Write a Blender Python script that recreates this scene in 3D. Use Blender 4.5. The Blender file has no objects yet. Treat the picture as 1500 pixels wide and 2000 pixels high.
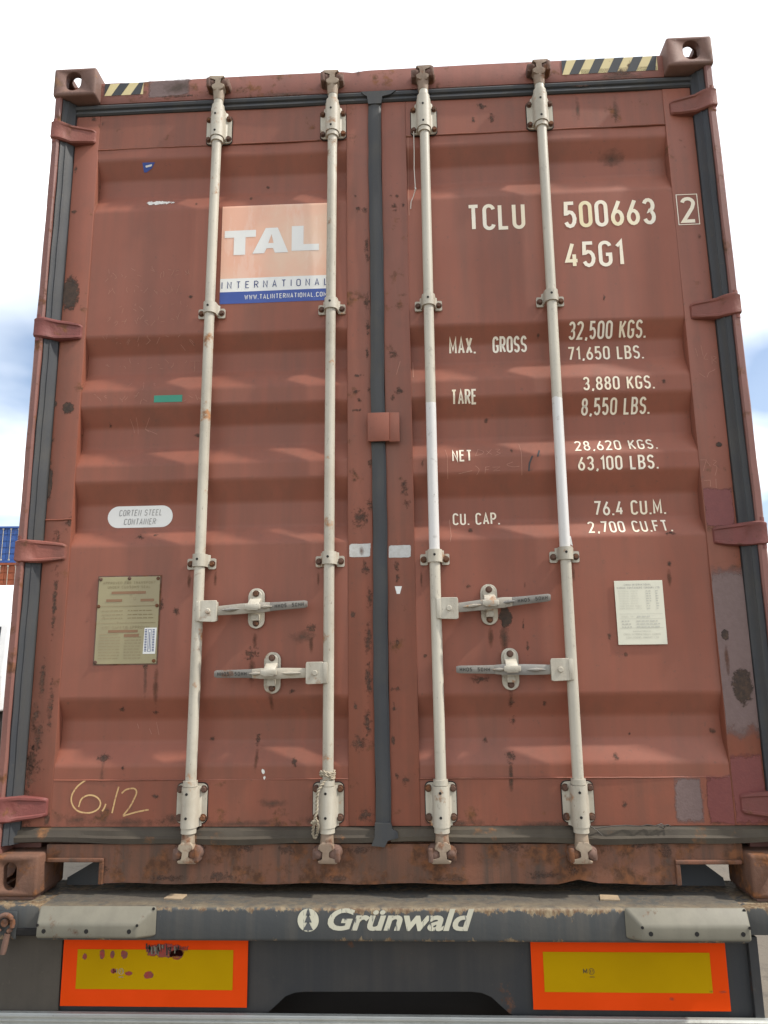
import bpy, bmesh, math, random
from mathutils import Vector, Matrix
random.seed(7)
R = math.radians
scene = bpy.context.scene

# ------------------------------------------------------------------ camera
CAM = Vector((0.118, -2.3252, 0.6962)); PITCH, ROLL, YAW, FPX = 0.1956, -0.0131, -0.0476, 1428.5
_f = Vector((math.sin(YAW)*math.cos(PITCH), math.cos(YAW)*math.cos(PITCH), math.sin(PITCH)))
_r0 = Vector((math.cos(YAW), -math.sin(YAW), 0)); _u0 = _r0.cross(_f)
_r = _r0*math.cos(ROLL) + _u0*math.sin(ROLL); _u = -_r0*math.sin(ROLL) + _u0*math.cos(ROLL)
cd = bpy.data.cameras.new('camera'); cam = bpy.data.objects.new('camera', cd); scene.collection.objects.link(cam)
cd.sensor_fit = 'VERTICAL'; cd.sensor_height = 24.0; cd.lens = FPX/2000*24.0
cd.clip_start = 0.05; cd.clip_end = 4000
m = Matrix.Identity(4)
for i in range(3):
    m[i][0] = _r[i]; m[i][1] = _u[i]; m[i][2] = -_f[i]; m[i][3] = CAM[i]
cam.matrix_world = m
scene.camera = cam
scene.render.resolution_x = 768; scene.render.resolution_y = 1024

def P(px, py, Y=0.06):
    """a photograph point as (X, Z) on the upright plane at depth Y"""
    d = _f + _r*((px-750)/FPX) - _u*((py-1000)/FPX)
    t = (Y-CAM.y)/d.y
    q = CAM + d*t
    return q.x, q.z

# ------------------------------------------------------------------ light
SUN_EL, SUN_AZ = R(50), R(10.5)            # from the right, a little in front of the doors
sdir = Vector((math.cos(SUN_AZ)*math.cos(SUN_EL), -math.sin(SUN_AZ)*math.cos(SUN_EL), math.sin(SUN_EL)))
sl = bpy.data.lights.new('sun', 'SUN'); sl.energy = 2.3; sl.angle = R(2.0); sl.color = (1, .95, .87)
so = bpy.data.objects.new('sun', sl); scene.collection.objects.link(so); so.location = (8, -2, 12)
so.rotation_euler = (-sdir).to_track_quat('-Z', 'Y').to_euler()
world = bpy.data.worlds.new('World'); scene.world = world; world.use_nodes = True
wt = world.node_tree; wt.nodes.clear()
def wn(t, **k):
    n = wt.nodes.new(t)
    for a, b in k.items(): setattr(n, a, b)
    return n
sky = wn('ShaderNodeTexSky', sky_type='NISHITA', sun_disc=False, sun_elevation=SUN_EL, sun_rotation=math.atan2(sdir.x, sdir.y), dust_density=1.6)
tc = wn('ShaderNodeTexCoord'); sep = wn('ShaderNodeSeparateXYZ'); wt.links.new(tc.outputs['Generated'], sep.inputs[0])
zc = wn('ShaderNodeMath', operation='ADD'); wt.links.new(sep.outputs[2], zc.inputs[0]); zc.inputs[1].default_value = .22
zm = wn('ShaderNodeMath', operation='MAXIMUM'); wt.links.new(zc.outputs[0], zm.inputs[0]); zm.inputs[1].default_value = .08
dv = wn('ShaderNodeVectorMath', operation='DIVIDE'); wt.links.new(tc.outputs['Generated'], dv.inputs[0])
cb = wn('ShaderNodeCombineXYZ')
for i in range(3): wt.links.new(zm.outputs[0], cb.inputs[i])
wt.links.new(cb.outputs[0], dv.inputs[1])
mp = wn('ShaderNodeMapping'); mp.inputs['Location'].default_value = (2.7, 1.8, 0); wt.links.new(dv.outputs[0], mp.inputs[0])
cn = wn('ShaderNodeTexNoise'); cn.inputs['Scale'].default_value = 1.25; cn.inputs['Detail'].default_value = 5; cn.inputs['Roughness'].default_value = .42
wt.links.new(mp.outputs[0], cn.inputs['Vector'])
cr = wn('ShaderNodeValToRGB'); cr.color_ramp.elements[0].position = .40; cr.color_ramp.elements[1].position = .62
cr.color_ramp.elements[0].color = (.06, .06, .06, 1)
wt.links.new(cn.outputs['Fac'], cr.inputs[0])
cn2 = wn('ShaderNodeTexNoise'); cn2.inputs['Scale'].default_value = 2.2; cn2.inputs['Detail'].default_value = 5
wt.links.new(mp.outputs[0], cn2.inputs['Vector'])
cc = wn('ShaderNodeValToRGB'); cc.color_ramp.elements[0].color = (8.2, 8.6, 9.0, 1); cc.color_ramp.elements[1].color = (14, 13.8, 13.3, 1)
cc.color_ramp.elements[0].position = .35; cc.color_ramp.elements[1].position = .6
wt.links.new(cn2.outputs['Fac'], cc.inputs[0])
mx = wn('ShaderNodeMix', data_type='RGBA'); wt.links.new(cr.outputs[0], mx.inputs[0]); wt.links.new(sky.outputs[0], mx.inputs[6]); wt.links.new(cc.outputs[0], mx.inputs[7])
bg = wn('ShaderNodeBackground'); bg.inputs['Strength'].default_value = .1
wo = wn('ShaderNodeOutputWorld'); wt.links.new(mx.outputs[2], bg.inputs[0]); wt.links.new(bg.outputs[0], wo.inputs[0])
vs = scene.view_settings
vs.view_transform = 'Standard'; vs.look = 'None'; vs.gamma = 1.0; vs.use_curve_mapping = False; vs.exposure = 0.90

# ------------------------------------------------------------------ materials
class T:
    def __init__(s, name):
        s.m = bpy.data.materials.new(name); s.m.use_nodes = True; s.t = s.m.node_tree; s.t.nodes.clear()
        s.o = s.n('ShaderNodeOutputMaterial'); s.b = s.n('ShaderNodeBsdfPrincipled'); s.l(s.b.outputs[0], s.o.inputs[0])
        tcn = s.n('ShaderNodeTexCoord'); oi = s.n('ShaderNodeObjectInfo')
        sc = s.n('ShaderNodeMath', operation='MULTIPLY'); s.l(oi.outputs['Random'], sc.inputs[0]); sc.inputs[1].default_value = 9.
        ad = s.n('ShaderNodeVectorMath', operation='ADD'); s.l(tcn.outputs['Object'], ad.inputs[0]); s.l(sc.outputs[0], ad.inputs[1])
        s.raw = tcn.outputs['Object']; s.co = ad.outputs[0]
    def n(s, t, **k):
        q = s.t.nodes.new(t)
        for a, b in k.items(): setattr(q, a, b)
        return q
    def l(s, a, b): s.t.links.new(a, b)
    def put(s, v, sock):
        if hasattr(v, 'is_output'): s.l(v, sock)
        elif isinstance(v, tuple) and len(v) == 3 and sock.type == 'RGBA': sock.default_value = (*v, 1)
        else: sock.default_value = v
    def noise(s, scale, detail=4, rough=.55, stretch=None, raw=False):
        v = s.raw if raw else s.co
        if stretch:
            mpn = s.n('ShaderNodeMapping'); mpn.inputs['Scale'].default_value = stretch; s.l(v, mpn.inputs[0]); v = mpn.outputs[0]
        q = s.n('ShaderNodeTexNoise'); q.inputs['Scale'].default_value = scale; q.inputs['Detail'].default_value = detail; q.inputs['Roughness'].default_value = rough
        s.l(v, q.inputs['Vector']); return q.outputs['Fac']
    def ramp(s, f, a, b, ca=(0, 0, 0), cbb=(1, 1, 1)):
        q = s.n('ShaderNodeValToRGB'); e = q.color_ramp.elements
        e[0].position = a; e[1].position = b; e[0].color = (*ca, 1); e[1].color = (*cbb, 1); s.l(f, q.inputs[0]); return q.outputs[0]
    def mapr(s, v, a, b):
        q = s.n('ShaderNodeMapRange'); s.l(v, q.inputs[0]); q.inputs[1].default_value = a; q.inputs[2].default_value = b; return q.outputs[0]
    def mix(s, f, a, b, mode='MIX'):
        q = s.n('ShaderNodeMix', data_type='RGBA', blend_type=mode)
        s.put(f, q.inputs[0]); s.put(a, q.inputs[6]); s.put(b, q.inputs[7]); return q.outputs[2]
    def math(s, op, a, b=0.):
        q = s.n('ShaderNodeMath', operation=op); s.put(a, q.inputs[0]); s.put(b, q.inputs[1]); return q.outputs[0]
    def bump(s, h, strength, dist=.002):
        q = s.n('ShaderNodeBump'); q.inputs['Strength'].default_value = strength; q.inputs['Distance'].default_value = dist
        s.l(h, q.inputs['Height']); s.l(q.outputs[0], s.b.inputs['Normal'])
    def sep(s):
        q = s.n('ShaderNodeSeparateXYZ'); s.l(s.raw, q.inputs[0]); return q.outputs
    def fin(s, col, rough=.6, metal=0., spec=.5):
        s.put(col, s.b.inputs['Base Color']); s.put(rough, s.b.inputs['Roughness']); s.put(metal, s.b.inputs['Metallic'])
        s.b.inputs['Specular IOR Level'].default_value = spec
        return s.m

RUST = (.085, .04, .022)
def paint(name, base, var, rust=0., rustcol=RUST, streak=.25, rough=.5, bump=.15, dirt=.2, dirtcol=(.06, .045, .035), metal=0., spec=.35, fade=None, chip=None):
    t = T(name)
    c = t.mix(t.ramp(t.noise(2.3, 5), .35, .65), base, var)
    if fade:
        c = t.mix(t.math('MULTIPLY', t.ramp(t.noise(.9, 4, .6), .42, .68), .55), c, fade)
        c = t.mix(t.math('MULTIPLY', t.ramp(t.noise(1., 6, .65, (5, 5, .7)), .5, .72), .35), c, dirtcol)
        c = t.mix(t.math('MULTIPLY', t.ramp(t.noise(1., 3, .5, (150, 150, 4)), .70, .74), .25), c, fade)
    st = t.ramp(t.noise(1., 4, .6, (26, 26, 1.3)), .42, .72)
    c = t.mix(t.math('MULTIPLY', st, streak), c, dirtcol)
    dm = t.ramp(t.noise(7., 8, .65), .5, .75)
    c = t.mix(t.math('MULTIPLY', dm, dirt), c, dirtcol)
    sp = t.ramp(t.noise(60., 3, .6), .66, .72)
    c = t.mix(t.math('MULTIPLY', sp, .35 if dirt > 0 else 0), c, dirtcol)
    rg = rough
    if chip:
        ch_ = t.ramp(t.noise(1., 6, .72, (130, 130, 42)), .63, .66); c = t.mix(t.math('MULTIPLY', ch_, .75), c, chip)
        gr_ = t.ramp(t.noise(5., 6, .7), .52, .7); c = t.mix(t.math('MULTIPLY', gr_, .35), c, (.30, .24, .17))
    if rust > 0:
        rm = t.ramp(t.noise(11., 9, .68), .62-.3*rust, .70-.28*rust)
        rc = t.mix(t.ramp(t.noise(45., 5), .4, .65), rustcol, (rustcol[0]*2.2, rustcol[1]*1.9, rustcol[2]*1.5))
        c = t.mix(rm, c, rc); rg = t.math('ADD', t.math('MULTIPLY', rm, .9-rough), rough)
    t.bump(t.noise(90., 6, .6), bump)
    return t.fin(c, rg, metal, spec)

M = {}
M['red'] = paint('container_paint', (.258, .085, .051), (.228, .073, .044), 0, streak=.18, rough=.52, bump=.06, dirt=.14, dirtcol=(.10, .060, .044), fade=(.276, .106, .073))
M['redframe'] = paint('frame_paint', (.246, .081, .048), (.216, .070, .042), .06, streak=.24, rough=.5, bump=.15, dirt=.25, dirtcol=(.085, .055, .04), fade=(.27, .105, .075))
M['header'] = paint('header_paint', (.235, .085, .06), (.20, .075, .055), .22, streak=.2, rough=.55, bump=.25, dirt=.3)
M['sill'] = paint('sill_paint', (.20, .082, .048), (.135, .064, .038), .46, streak=.9, rough=.65, bump=.4, dirt=.45)
M['casting'] = paint('casting_rust', (.17, .082, .052), (.13, .068, .045), .45, (.11, .05, .024), streak=.4, rough=.85, bump=1., dirt=.4)
M['castingtop'] = paint('casting_paint', (.21, .115, .09), (.17, .10, .08), .15, (.11, .07, .05), streak=.25, rough=.7, bump=.5, dirt=.3)
M['maroon'] = paint('maroon_repaint', (.19, .058, .050), (.16, .048, .042), .15, streak=.2, rough=.6, bump=.8, dirt=.3)
M['hinge'] = paint('hinge_paint', (.222, .074, .054), (.19, .064, .048), .15, streak=.2, rough=.6, bump=.8, dirt=.35)
M['post'] = paint('post_paint', (.22, .095, .075), (.18, .08, .066), .2, streak=.25, rough=.5, bump=.3, dirt=.3)
M['cream'] = paint('cream_paint', (.52, .485, .40), (.44, .41, .34), .12, (.20, .11, .06), streak=.40, rough=.5, bump=.25, dirt=.42, dirtcol=(.20, .17, .125), chip=(.15, .115, .085))
M['bolt'] = paint('rusty_bolt', (.12, .065, .045), (.08, .045, .034), .5, streak=0, rough=.8, bump=.5)
M['rustiron'] = paint('rusty_iron', (.17, .10, .075), (.12, .07, .055), .4, streak=0, rough=.8, bump=.6)
M['handle'] = paint('worn_zinc', (.42, .375, .295), (.21, .20, .185), .14, (.18, .11, .06), streak=.1, rough=.55, bump=.4, dirt=.4, dirtcol=(.10, .095, .09))
M['grip'] = paint('bare_zinc_grip', (.225, .205, .175), (.145, .138, .128), .1, streak=.1, rough=.6, bump=.9, dirt=.5, dirtcol=(.06, .055, .05))
M['rubber'] = paint('gasket_rubber', (.036, .039, .045), (.046, .049, .052), 0, streak=.3, rough=.6, bump=.2, dirt=.35, dirtcol=(.085, .075, .055))
M['rubberlow'] = paint('dusty_gasket_rubber', (.078, .064, .045), (.048, .040, .031), .14, (.10, .055, .03), streak=.3, rough=.75, bump=.5, dirt=.7, dirtcol=(.045, .035, .026))
M['pad'] = paint('grey_pad_paint', (.205, .19, .145), (.165, .155, .12), .03, streak=.5, rough=.55, bump=.15, dirt=.3, dirtcol=(.13, .12, .095))
M['darkplate'] = paint('dark_grey_plate', (.027, .030, .034), (.034, .034, .035), .02, streak=.25, rough=.55, bump=.1, dirt=.3, dirtcol=(.075, .065, .055))
M['dusty'] = paint('dusty_rubber_flap', (.072, .062, .050), (.056, .049, .040), 0, streak=.2, rough=.9, bump=.4, dirt=.4, dirtcol=(.11, .095, .075))
M['chassis'] = paint('chassis_paint', (.05, .055, .06), (.06, .062, .062), .15, streak=.2, rough=.6, bump=.2)
M['alu'] = paint('dull_aluminium', (.42, .43, .40), (.36, .37, .35), 0, streak=.15, rough=.45, bump=.15, dirt=.3, dirtcol=(.18, .17, .14), metal=.35)
M['tyre'] = paint('tyre_rubber', (.03, .03, .03), (.045, .043, .04), 0, streak=0, rough=.85, bump=.3)
M['wood'] = paint('weathered_wood', (.40, .30, .19), (.28, .21, .14), 0, streak=.3, rough=.8, bump=.5)
M['white'] = paint('white_truck_paint', (.78, .78, .76), (.72, .72, .71), 0, streak=.1, rough=.35, bump=.03, dirt=.1)
M['glass'] = paint('dark_windscreen_glass', (.02, .025, .03), (.025, .03, .035), 0, streak=0, rough=.08, bump=0, dirt=0)
M['bluec'] = paint('blue_container_paint', (.035, .11, .36), (.03, .09, .30), .12, streak=.2, rough=.5, bump=.1)
M['orangec'] = paint('orange_container_paint', (.36, .09, .035), (.30, .075, .03), .15, streak=.3, rough=.55, bump=.1)
M['rope'] = paint('grey_rope_fibre', (.36, .31, .23), (.26, .22, .16), 0, streak=0, rough=.9, bump=.5)
M['string'] = paint('white_string', (.72, .68, .62), (.6, .56, .5), 0, streak=0, rough=.8, bump=.1, dirt=0)
M['wire'] = paint('dark_wire', (.05, .045, .04), (.08, .07, .06), 0, streak=0, rough=.6, bump=.1)
M['black'] = paint('black_recess', (.012, .011, .011), (.018, .016, .015), 0, streak=0, rough=.8, bump=0, dirt=0)
M['steel'] = paint('plain_steel', (.30, .28, .25), (.22, .20, .18), .15, streak=0, rough=.5, bump=.3, metal=.5)
# two rods were touched up with white between their middle brackets
def rod_touched():
    t = T('cream_rod_touched_up_white')
    z = t.sep()[2]
    n = t.noise(9., 5, .6)
    zz = t.math('ADD', z, t.math('MULTIPLY', t.math('SUBTRACT', n, .5), .05))
    k = t.math('MULTIPLY', t.math('GREATER_THAN', zz, 1.0), t.math('LESS_THAN', zz, 1.535))
    c = t.mix(k, t.mix(t.ramp(t.noise(3., 5), .35, .65), (.51, .475, .39), (.43, .40, .33)), (.62, .61, .59))
    st = t.ramp(t.noise(1., 4, .6, (40, 40, 2.)), .42, .75)
    c = t.mix(t.math('MULTIPLY', st, .3), c, (.25, .22, .17))
    c = t.mix(t.math('MULTIPLY', t.ramp(t.noise(1., 6, .72, (130, 130, 42)), .64, .67), .7), c, (.15, .12, .09))
    d = t.ramp(t.noise(30., 5, .65), .6, .72); c = t.mix(t.math('MULTIPLY', d, .4), c, (.16, .13, .10))
    t.bump(t.noise(90., 5), .12)
    return t.fin(c, .45)
M['rodwhite'] = rod_touched()
def beam_mat():
    t = T('grey_beam_paint_chipped')
    z = t.sep()[2]
    c = t.mix(t.ramp(t.noise(3., 5), .35, .65), (.052, .057, .060), (.063, .065, .063))
    st = t.ramp(t.noise(1., 4, .6, (22, 22, 1.5)), .45, .75); c = t.mix(t.math('MULTIPLY', st, .35), c, (.15, .13, .10))
    # chipping gathers along the two edges, the top flange is rubbed to bare dusty metal
    top = t.mapr(z, -.056, -.012); low = t.mapr(z, -.078, -.094)
    edge = t.math('MAXIMUM', t.math('POWER', top, 3.), t.math('MULTIPLY', low, .50))
    n = t.noise(1., 9, .72, (38, 38, 16), raw=True); big = t.noise(3.2, 3, raw=True)
    k = t.math('ADD', t.math('ADD', n, t.math('MULTIPLY', edge, .27)), t.math('MULTIPLY', t.math('SUBTRACT', big, .5), .5))
    rm = t.ramp(k, .69, .74)
    rc = t.mix(t.ramp(t.noise(1., 6, .7, (70, 70, 30)), .40, .60), (.13, .075, .04), (.27, .21, .13))
    c = t.mix(rm, c, rc)
    flat_ = t.mapr(z, -.011, -.0065)
    dust = t.mix(t.ramp(t.noise(1., 8, .75, (16, 26, 16), raw=True), .36, .66), (.070, .070, .066), t.mix(t.mapr(t.sep()[1], .0, -.05), (.092, .088, .075), (.21, .17, .11)))
    c = t.mix(t.math('MULTIPLY', flat_, .8), c, dust)
    sc = t.ramp(t.noise(1., 6, .7, (85, 85, 12), raw=True), .70, .72); c = t.mix(sc, c, (.45, .40, .28))
    t.bump(t.math('SUBTRACT', t.noise(80., 5), rm), .3)
    return t.fin(c, .6, 0., .35)
M['beam'] = beam_mat()
def flat(name, c, var=None, rough=.55, wear=0., wearcol=(.1, .1, .1), stretch=None, thr=.6, scale=30., spec=.3):
    t = T(name); col = t.mix(t.ramp(t.noise(5., 5), .38, .62), c, var or tuple(q*.9 for q in c))
    if wear:
        k = t.ramp(t.noise(1. if stretch else scale, 7, .68, stretch), thr, thr+.04); col = t.mix(t.math('MULTIPLY', k, wear), col, wearcol)
    return t.fin(col, rough, 0., spec)
M['letter'] = flat('white_lettering', (.80, .74, .62), (.80, .70, .52), .6, .5, (.35, .22, .16), None, .66, 60.)
M['letter2'] = flat('yellowed_lettering', (.76, .66, .42), (.82, .76, .62), .6, .5, (.35, .22, .16), None, .68, 60.)
M['peach'] = flat('faded_orange_sticker', (.74, .42, .30), (.72, .50, .37), .5, .3, (.78, .6, .5), (9, 9, 2.), .55)
M['stickwhite'] = flat('white_sticker', (.76, .76, .72), (.72, .72, .69), .5, .35, (.45, .42, .38), None, .66, 40.)
M['stickblue'] = flat('blue_sticker', (.045, .085, .30), (.06, .10, .33), .5)
M['navy'] = flat('navy_print', (.04, .06, .18), None, .5)
M['greyprint'] = flat('grey_print', (.25, .25, .25), (.36, .35, .33), .6)
M['faint'] = flat('faded_print', (.44, .43, .37), (.55, .54, .46), .6)
M['csc'] = flat('aged_brass_plate', (.33, .29, .165), (.29, .25, .15), .45, .35, (.20, .14, .08), None, .58, 18.)
M['cscprint'] = flat('worn_plate_print', (.215, .17, .09), (.30, .24, .14), .6)
M['cscred'] = flat('red_plate_print', (.25, .14, .08), None, .6)
M['mplate'] = flat('pale_plate', (.66, .64, .52), (.62, .61, .50), .5)
M['green'] = flat('green_tape', (.05, .28, .19), (.045, .25, .17), .5)
M['blackprint'] = flat('black_print', (.035, .033, .03), None, .6)
M['hazy'] = flat('faded_yellow_tape', (.68, .58, .30), (.62, .52, .28), .5, .4, (.3, .18, .1), None, .64, 30.)
M['hazb'] = flat('black_tape', (.045, .05, .055), (.06, .06, .06), .5)
M['camiron'] = paint('weathered_cam_iron', (.40, .34, .25), (.24, .17, .12), .28, (.13, .07, .045), streak=.1, rough=.6, bump=.5, dirt=.5, dirtcol=(.10, .075, .055))
M['orange'] = flat('orange_reflector', (.72, .060, .004), (.66, .055, .002), .75, spec=.1)
M['yellow'] = flat('yellow_reflector', (.43, .255, .001), (.40, .235, .001), .75, spec=.06)
M['chalk'] = flat('pale_chalk', (.47, .26, .19), (.40, .20, .145), .9)
M['chalky'] = flat('yellow_chalk', (.62, .42, .20), (.55, .34, .16), .9, .6, (.3, .12, .08), None, .55, 160.)
M['trailerletter'] = flat('worn_cream_lettering', (.56, .54, .42), (.50, .48, .38), .6, 1., (.10, .105, .105), (95, 95, 16), .575)
M['logotree'] = flat('grey_logo_tree', (.09, .095, .098), None, .6)
def rad_mat(name, col, col2, sharp=.25, strength=1., nscale=40., rough=.85, amp=1.2, off=.0):
    """a stain with a ragged outline: solid at its middle (rad 0), gone at its rim (rad 1)"""
    t = T(name); a = t.n('ShaderNodeAttribute'); a.attribute_name = 'rad'
    n = t.noise(nscale, 8, .68, raw=True)
    k = t.math('ADD', t.math('SUBTRACT', .62+off, a.outputs['Fac']), t.math('MULTIPLY', t.math('SUBTRACT', n, .5), amp))
    k = t.math('MULTIPLY', t.ramp(k, .02, .02+sharp), strength)
    c = t.mix(t.ramp(t.noise(55., 6, .7), .4, .62), col, col2)
    t.bump(t.noise(140., 5), .6)
    t.fin(c, rough)
    tr = t.n('ShaderNodeBsdfTransparent'); ms = t.n('ShaderNodeMixShader'); t.l(k, ms.inputs[0]); t.l(tr.outputs[0], ms.inputs[1]); t.l(t.b.outputs[0], ms.inputs[2])
    t.l(ms.outputs[0], t.o.inputs[0]); return t.m
M['s_rust'] = rad_mat('rust_stain', (.062, .038, .028), (.125, .058, .036), .34, .80, 75., .85, 1.9, -.12)
M['s_dark'] = rad_mat('dark_rust_stain', (.040, .028, .022), (.080, .048, .032), .16, .93, 70., .85, 1.0, .06)
M['s_dirt'] = rad_mat('grime_stain', (.075, .058, .042), (.10, .07, .05), .6, .55, 30., .85, 1.5, -.05)
M['s_run'] = rad_mat('rust_run', (.13, .052, .026), (.10, .042, .025), .5, .65, 25.)
M['s_grey'] = rad_mat('grey_primer_patch', (.185, .125, .115), (.165, .11, .10), .14, .9, 14., .6, .55, .22)
M['s_maroon'] = rad_mat('maroon_touch_up', (.185, .048, .042), (.165, .042, .038), .10, .95, 14., .5, .55, .24)
M['s_white'] = rad_mat('torn_white_paper', (.72, .70, .64), (.62, .60, .55), .04, 1., 45., .7, 2.2, .0)
M['s_foil'] = rad_mat('silver_tape_scrap', (.50, .50, .48), (.42, .41, .38), .03, 1., 35., .45, .25, .34)
M['s_red'] = rad_mat('scraped_red', (.30, .03, .02), (.16, .05, .04), .06, .95, 60., .6, .9, .1)

# ------------------------------------------------------------------ mesh helpers
COL = scene.collection
def link(name, me, mats, parent=None, loc=None):
    o = bpy.data.objects.new(name, me); COL.objects.link(o)
    for q in (mats if isinstance(mats, (list, tuple)) else [mats]):
        if q.name not in [x.name for x in me.materials if x]: me.materials.append(q)
    if parent: o.parent = parent
    if loc: o.location = loc
    return o
def finish(name, bm, mats, parent=None, smooth=None, loc=None):
    bmesh.ops.recalc_face_normals(bm, faces=bm.faces) if smooth != 'keep' else None
    me = bpy.data.meshes.new(name); bm.to_mesh(me); bm.free()
    if isinstance(smooth, (int, float)) and not isinstance(smooth, bool):
        for p in me.polygons: p.use_smooth = True
        me.set_sharp_from_angle(angle=R(smooth))
    return link(name, me, mats, parent, loc)
def tag(o, label=None, cat=None, group=None, kind=None):
    for k, v in (('label', label), ('category', cat), ('group', group), ('kind', kind)):
        if v: o[k] = v
    return o
def empty(name, loc, label, cat, group=None):
    o = bpy.data.objects.new(name, None); COL.objects.link(o); o.location = loc; o.empty_display_size = .1
    return tag(o, label, cat, group)
def box(bm, x0, x1, y0, y1, z0, z1, bev=0., seg=2, mi=0):
    r = bmesh.ops.create_cube(bm, size=1.)
    for v in r['verts']:
        v.co = Vector(((x0+x1)/2 + v.co.x*(x1-x0), (y0+y1)/2 + v.co.y*(y1-y0), (z0+z1)/2 + v.co.z*(z1-z0)))
    fs = list({f for v in r['verts'] for f in v.link_faces})
    for f in fs: f.material_index = mi
    if bev:
        es = list({e for v in r['verts'] for e in v.link_edges})
        q = bmesh.ops.bevel(bm, geom=es, offset=bev, segments=seg, affect='EDGES', profile=.5)
        for f in q['faces']: f.material_index = mi
    return bm
def prism(bm, pts, a0, a1, axis='y', mi=0, bev=0., seg=2):
    """polygon pts extruded from a0 to a1; pts are (x,z) for axis y, (x,y) for axis z, (y,z) for axis x"""
    def v3(p, a): return (p[0], a, p[1]) if axis == 'y' else ((p[0], p[1], a) if axis == 'z' else (a, p[0], p[1]))
    A = [bm.verts.new(v3(p, a0)) for p in pts]; B = [bm.verts.new(v3(p, a1)) for p in pts]
    fs = [bm.faces.new(A), bm.faces.new(B[::-1])]; n = len(pts)
    for i in range(n): fs.append(bm.faces.new((A[i], B[i], B[(i+1) % n], A[(i+1) % n])))
    for f in fs: f.material_index = mi
    if bev:
        q = bmesh.ops.bevel(bm, geom=list({e for f in fs for e in f.edges}), offset=bev, segments=seg, affect='EDGES', profile=.5)
        for f in q['faces']: f.material_index = mi
    return bm
def tube(bm, pts, rad, n=10, mi=0, caps=True):
    pts = [Vector(p) for p in pts]; rs = rad if isinstance(rad, (list, tuple)) else [rad]*len(pts); rings = []
    up = Vector((0, 0, 1))
    for i, p in enumerate(pts):
        d = (pts[min(i+1, len(pts)-1)] - pts[max(i-1, 0)]).normalized()
        a = up if abs(d.dot(up)) < .9 else Vector((0, 1, 0))
        x = d.cross(a).normalized(); y = d.cross(x).normalized()
        rings.append([bm.verts.new(p + (x*math.cos(2*math.pi*k/n) + y*math.sin(2*math.pi*k/n))*rs[i]) for k in range(n)])
    for a, b in zip(rings, rings[1:]):
        for k in range(n):
            f = bm.faces.new((a[k], a[(k+1) % n], b[(k+1) % n], b[k])); f.material_index = mi
    if caps:
        for r_ in (rings[0], rings[-1][::-1]): bm.faces.new(r_).material_index = mi
    return bm
def disc(bm, c, r, axis, n=12, mi=0, th=.001):
    a = Vector(axis).normalized()
    return tube(bm, [Vector(c), Vector(c)+a*th], r, n, mi)
def boolean(o, cutters):
    for c in cutters:
        md = o.modifiers.new('b', 'BOOLEAN'); md.object = c; md.operation = 'DIFFERENCE'; md.solver = 'EXACT'
    bpy.context.view_layer.update()
    dg = bpy.context.evaluated_depsgraph_get(); me = bpy.data.meshes.new_from_object(o.evaluated_get(dg))
    o.modifiers.clear(); o.data = me
    for c in cutters: bpy.data.objects.remove(c)
    return o
def rrect(x0, x1, z0, z1, r, n=4):
    pts = []
    for cx, cz, a in ((x1-r, z1-r, 0), (x0+r, z1-r, 90), (x0+r, z0+r, 180), (x1-r, z0+r, 270)):
        for k in range(n+1):
            t = R(a+90*k/n); pts.append((cx+r*math.cos(t), cz+r*math.sin(t)))
    return pts

# ------------------------------------------------------------------ the door surface
YF, YP = .058, .062                       # stile face, outer flats of the panel
PROF = [(.187, 0), (.325, 0), (.369, 0), (.436, .036), (.508, .036), (.575, 0), (1.076, 0), (1.136, .036), (1.221, .036), (1.295, 0),
        (1.355, 0), (1.423, .036), (1.497, .036), (1.565, 0), (1.6265, 0), (1.698, .036), (1.768, .036), (1.830, 0), (2.326, 0), (2.405, .036),
        (2.470, .036), (2.540, 0), (2.584, 0), (2.730, 0)]
KINK = sorted({.325, 2.584} | {round(z+d, 5) for z, _ in PROF[2:-2] for d in (-.0105, -.007, -.0035, 0, .0035, .007, .0105)})
STILE = [(-1.148, -1.056), (-.117, -.033), (.012, .104), (1.047, 1.148)]
def fold(z):
    for (za, ya), (zb, yb) in zip(PROF, PROF[1:]):
        if za <= z <= zb: return ya + (yb-ya)*(z-za)/(zb-za)
    return 0.
def surf(x, z):
    for a, b in STILE:
        if a <= x <= b: return YF
    y = sum(fold(z+d) for d in (-.007, -.0035, 0, .0035, .007))/5
    rail = -.0015 if (z < .325 or z > 2.584) else 0.
    w = .0022*math.sin(3.3*x+2.1*z)*math.sin(4.7*z+1.3*x) + .0012*math.sin(9*x-1)*math.sin(7*z+2) + .0006*math.sin(17*x+3*z)*math.sin(5*z-2*x)
    return YP + y + w + rail
def lay(bm, off, ysf=surf, kinks=True):
    """a flat sheet drawn in x,z is pressed onto the door surface"""
    if kinks:
        zl = [v.co.z for v in bm.verts]; lo, hi = min(zl), max(zl)
        for z in KINK:
            if not lo < z < hi: continue
            bmesh.ops.bisect_plane(bm, geom=bm.verts[:]+bm.edges[:]+bm.faces[:], plane_co=(0, 0, z), plane_no=(0, 0, 1))
        xl = [v.co.x for v in bm.verts]
        for ax, lo_, hi_ in ((0, min(xl), max(xl)), (2, lo, hi)):
            for k in range(int(lo_/.03)-1, int(hi_/.03)+2):
                if lo_ < k*.03 < hi_:
                    co = [0, 0, 0]; no = [0, 0, 0]; co[ax] = k*.03; no[ax] = 1
                    bmesh.ops.bisect_plane(bm, geom=bm.verts[:]+bm.edges[:]+bm.faces[:], plane_co=co, plane_no=no)
    for v in bm.verts: v.co.y = ysf(v.co.x, v.co.z) - off
    bm.normal_update()
    for f in bm.faces:
        if f.normal.y > 0: f.normal_flip()
    return bm
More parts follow.
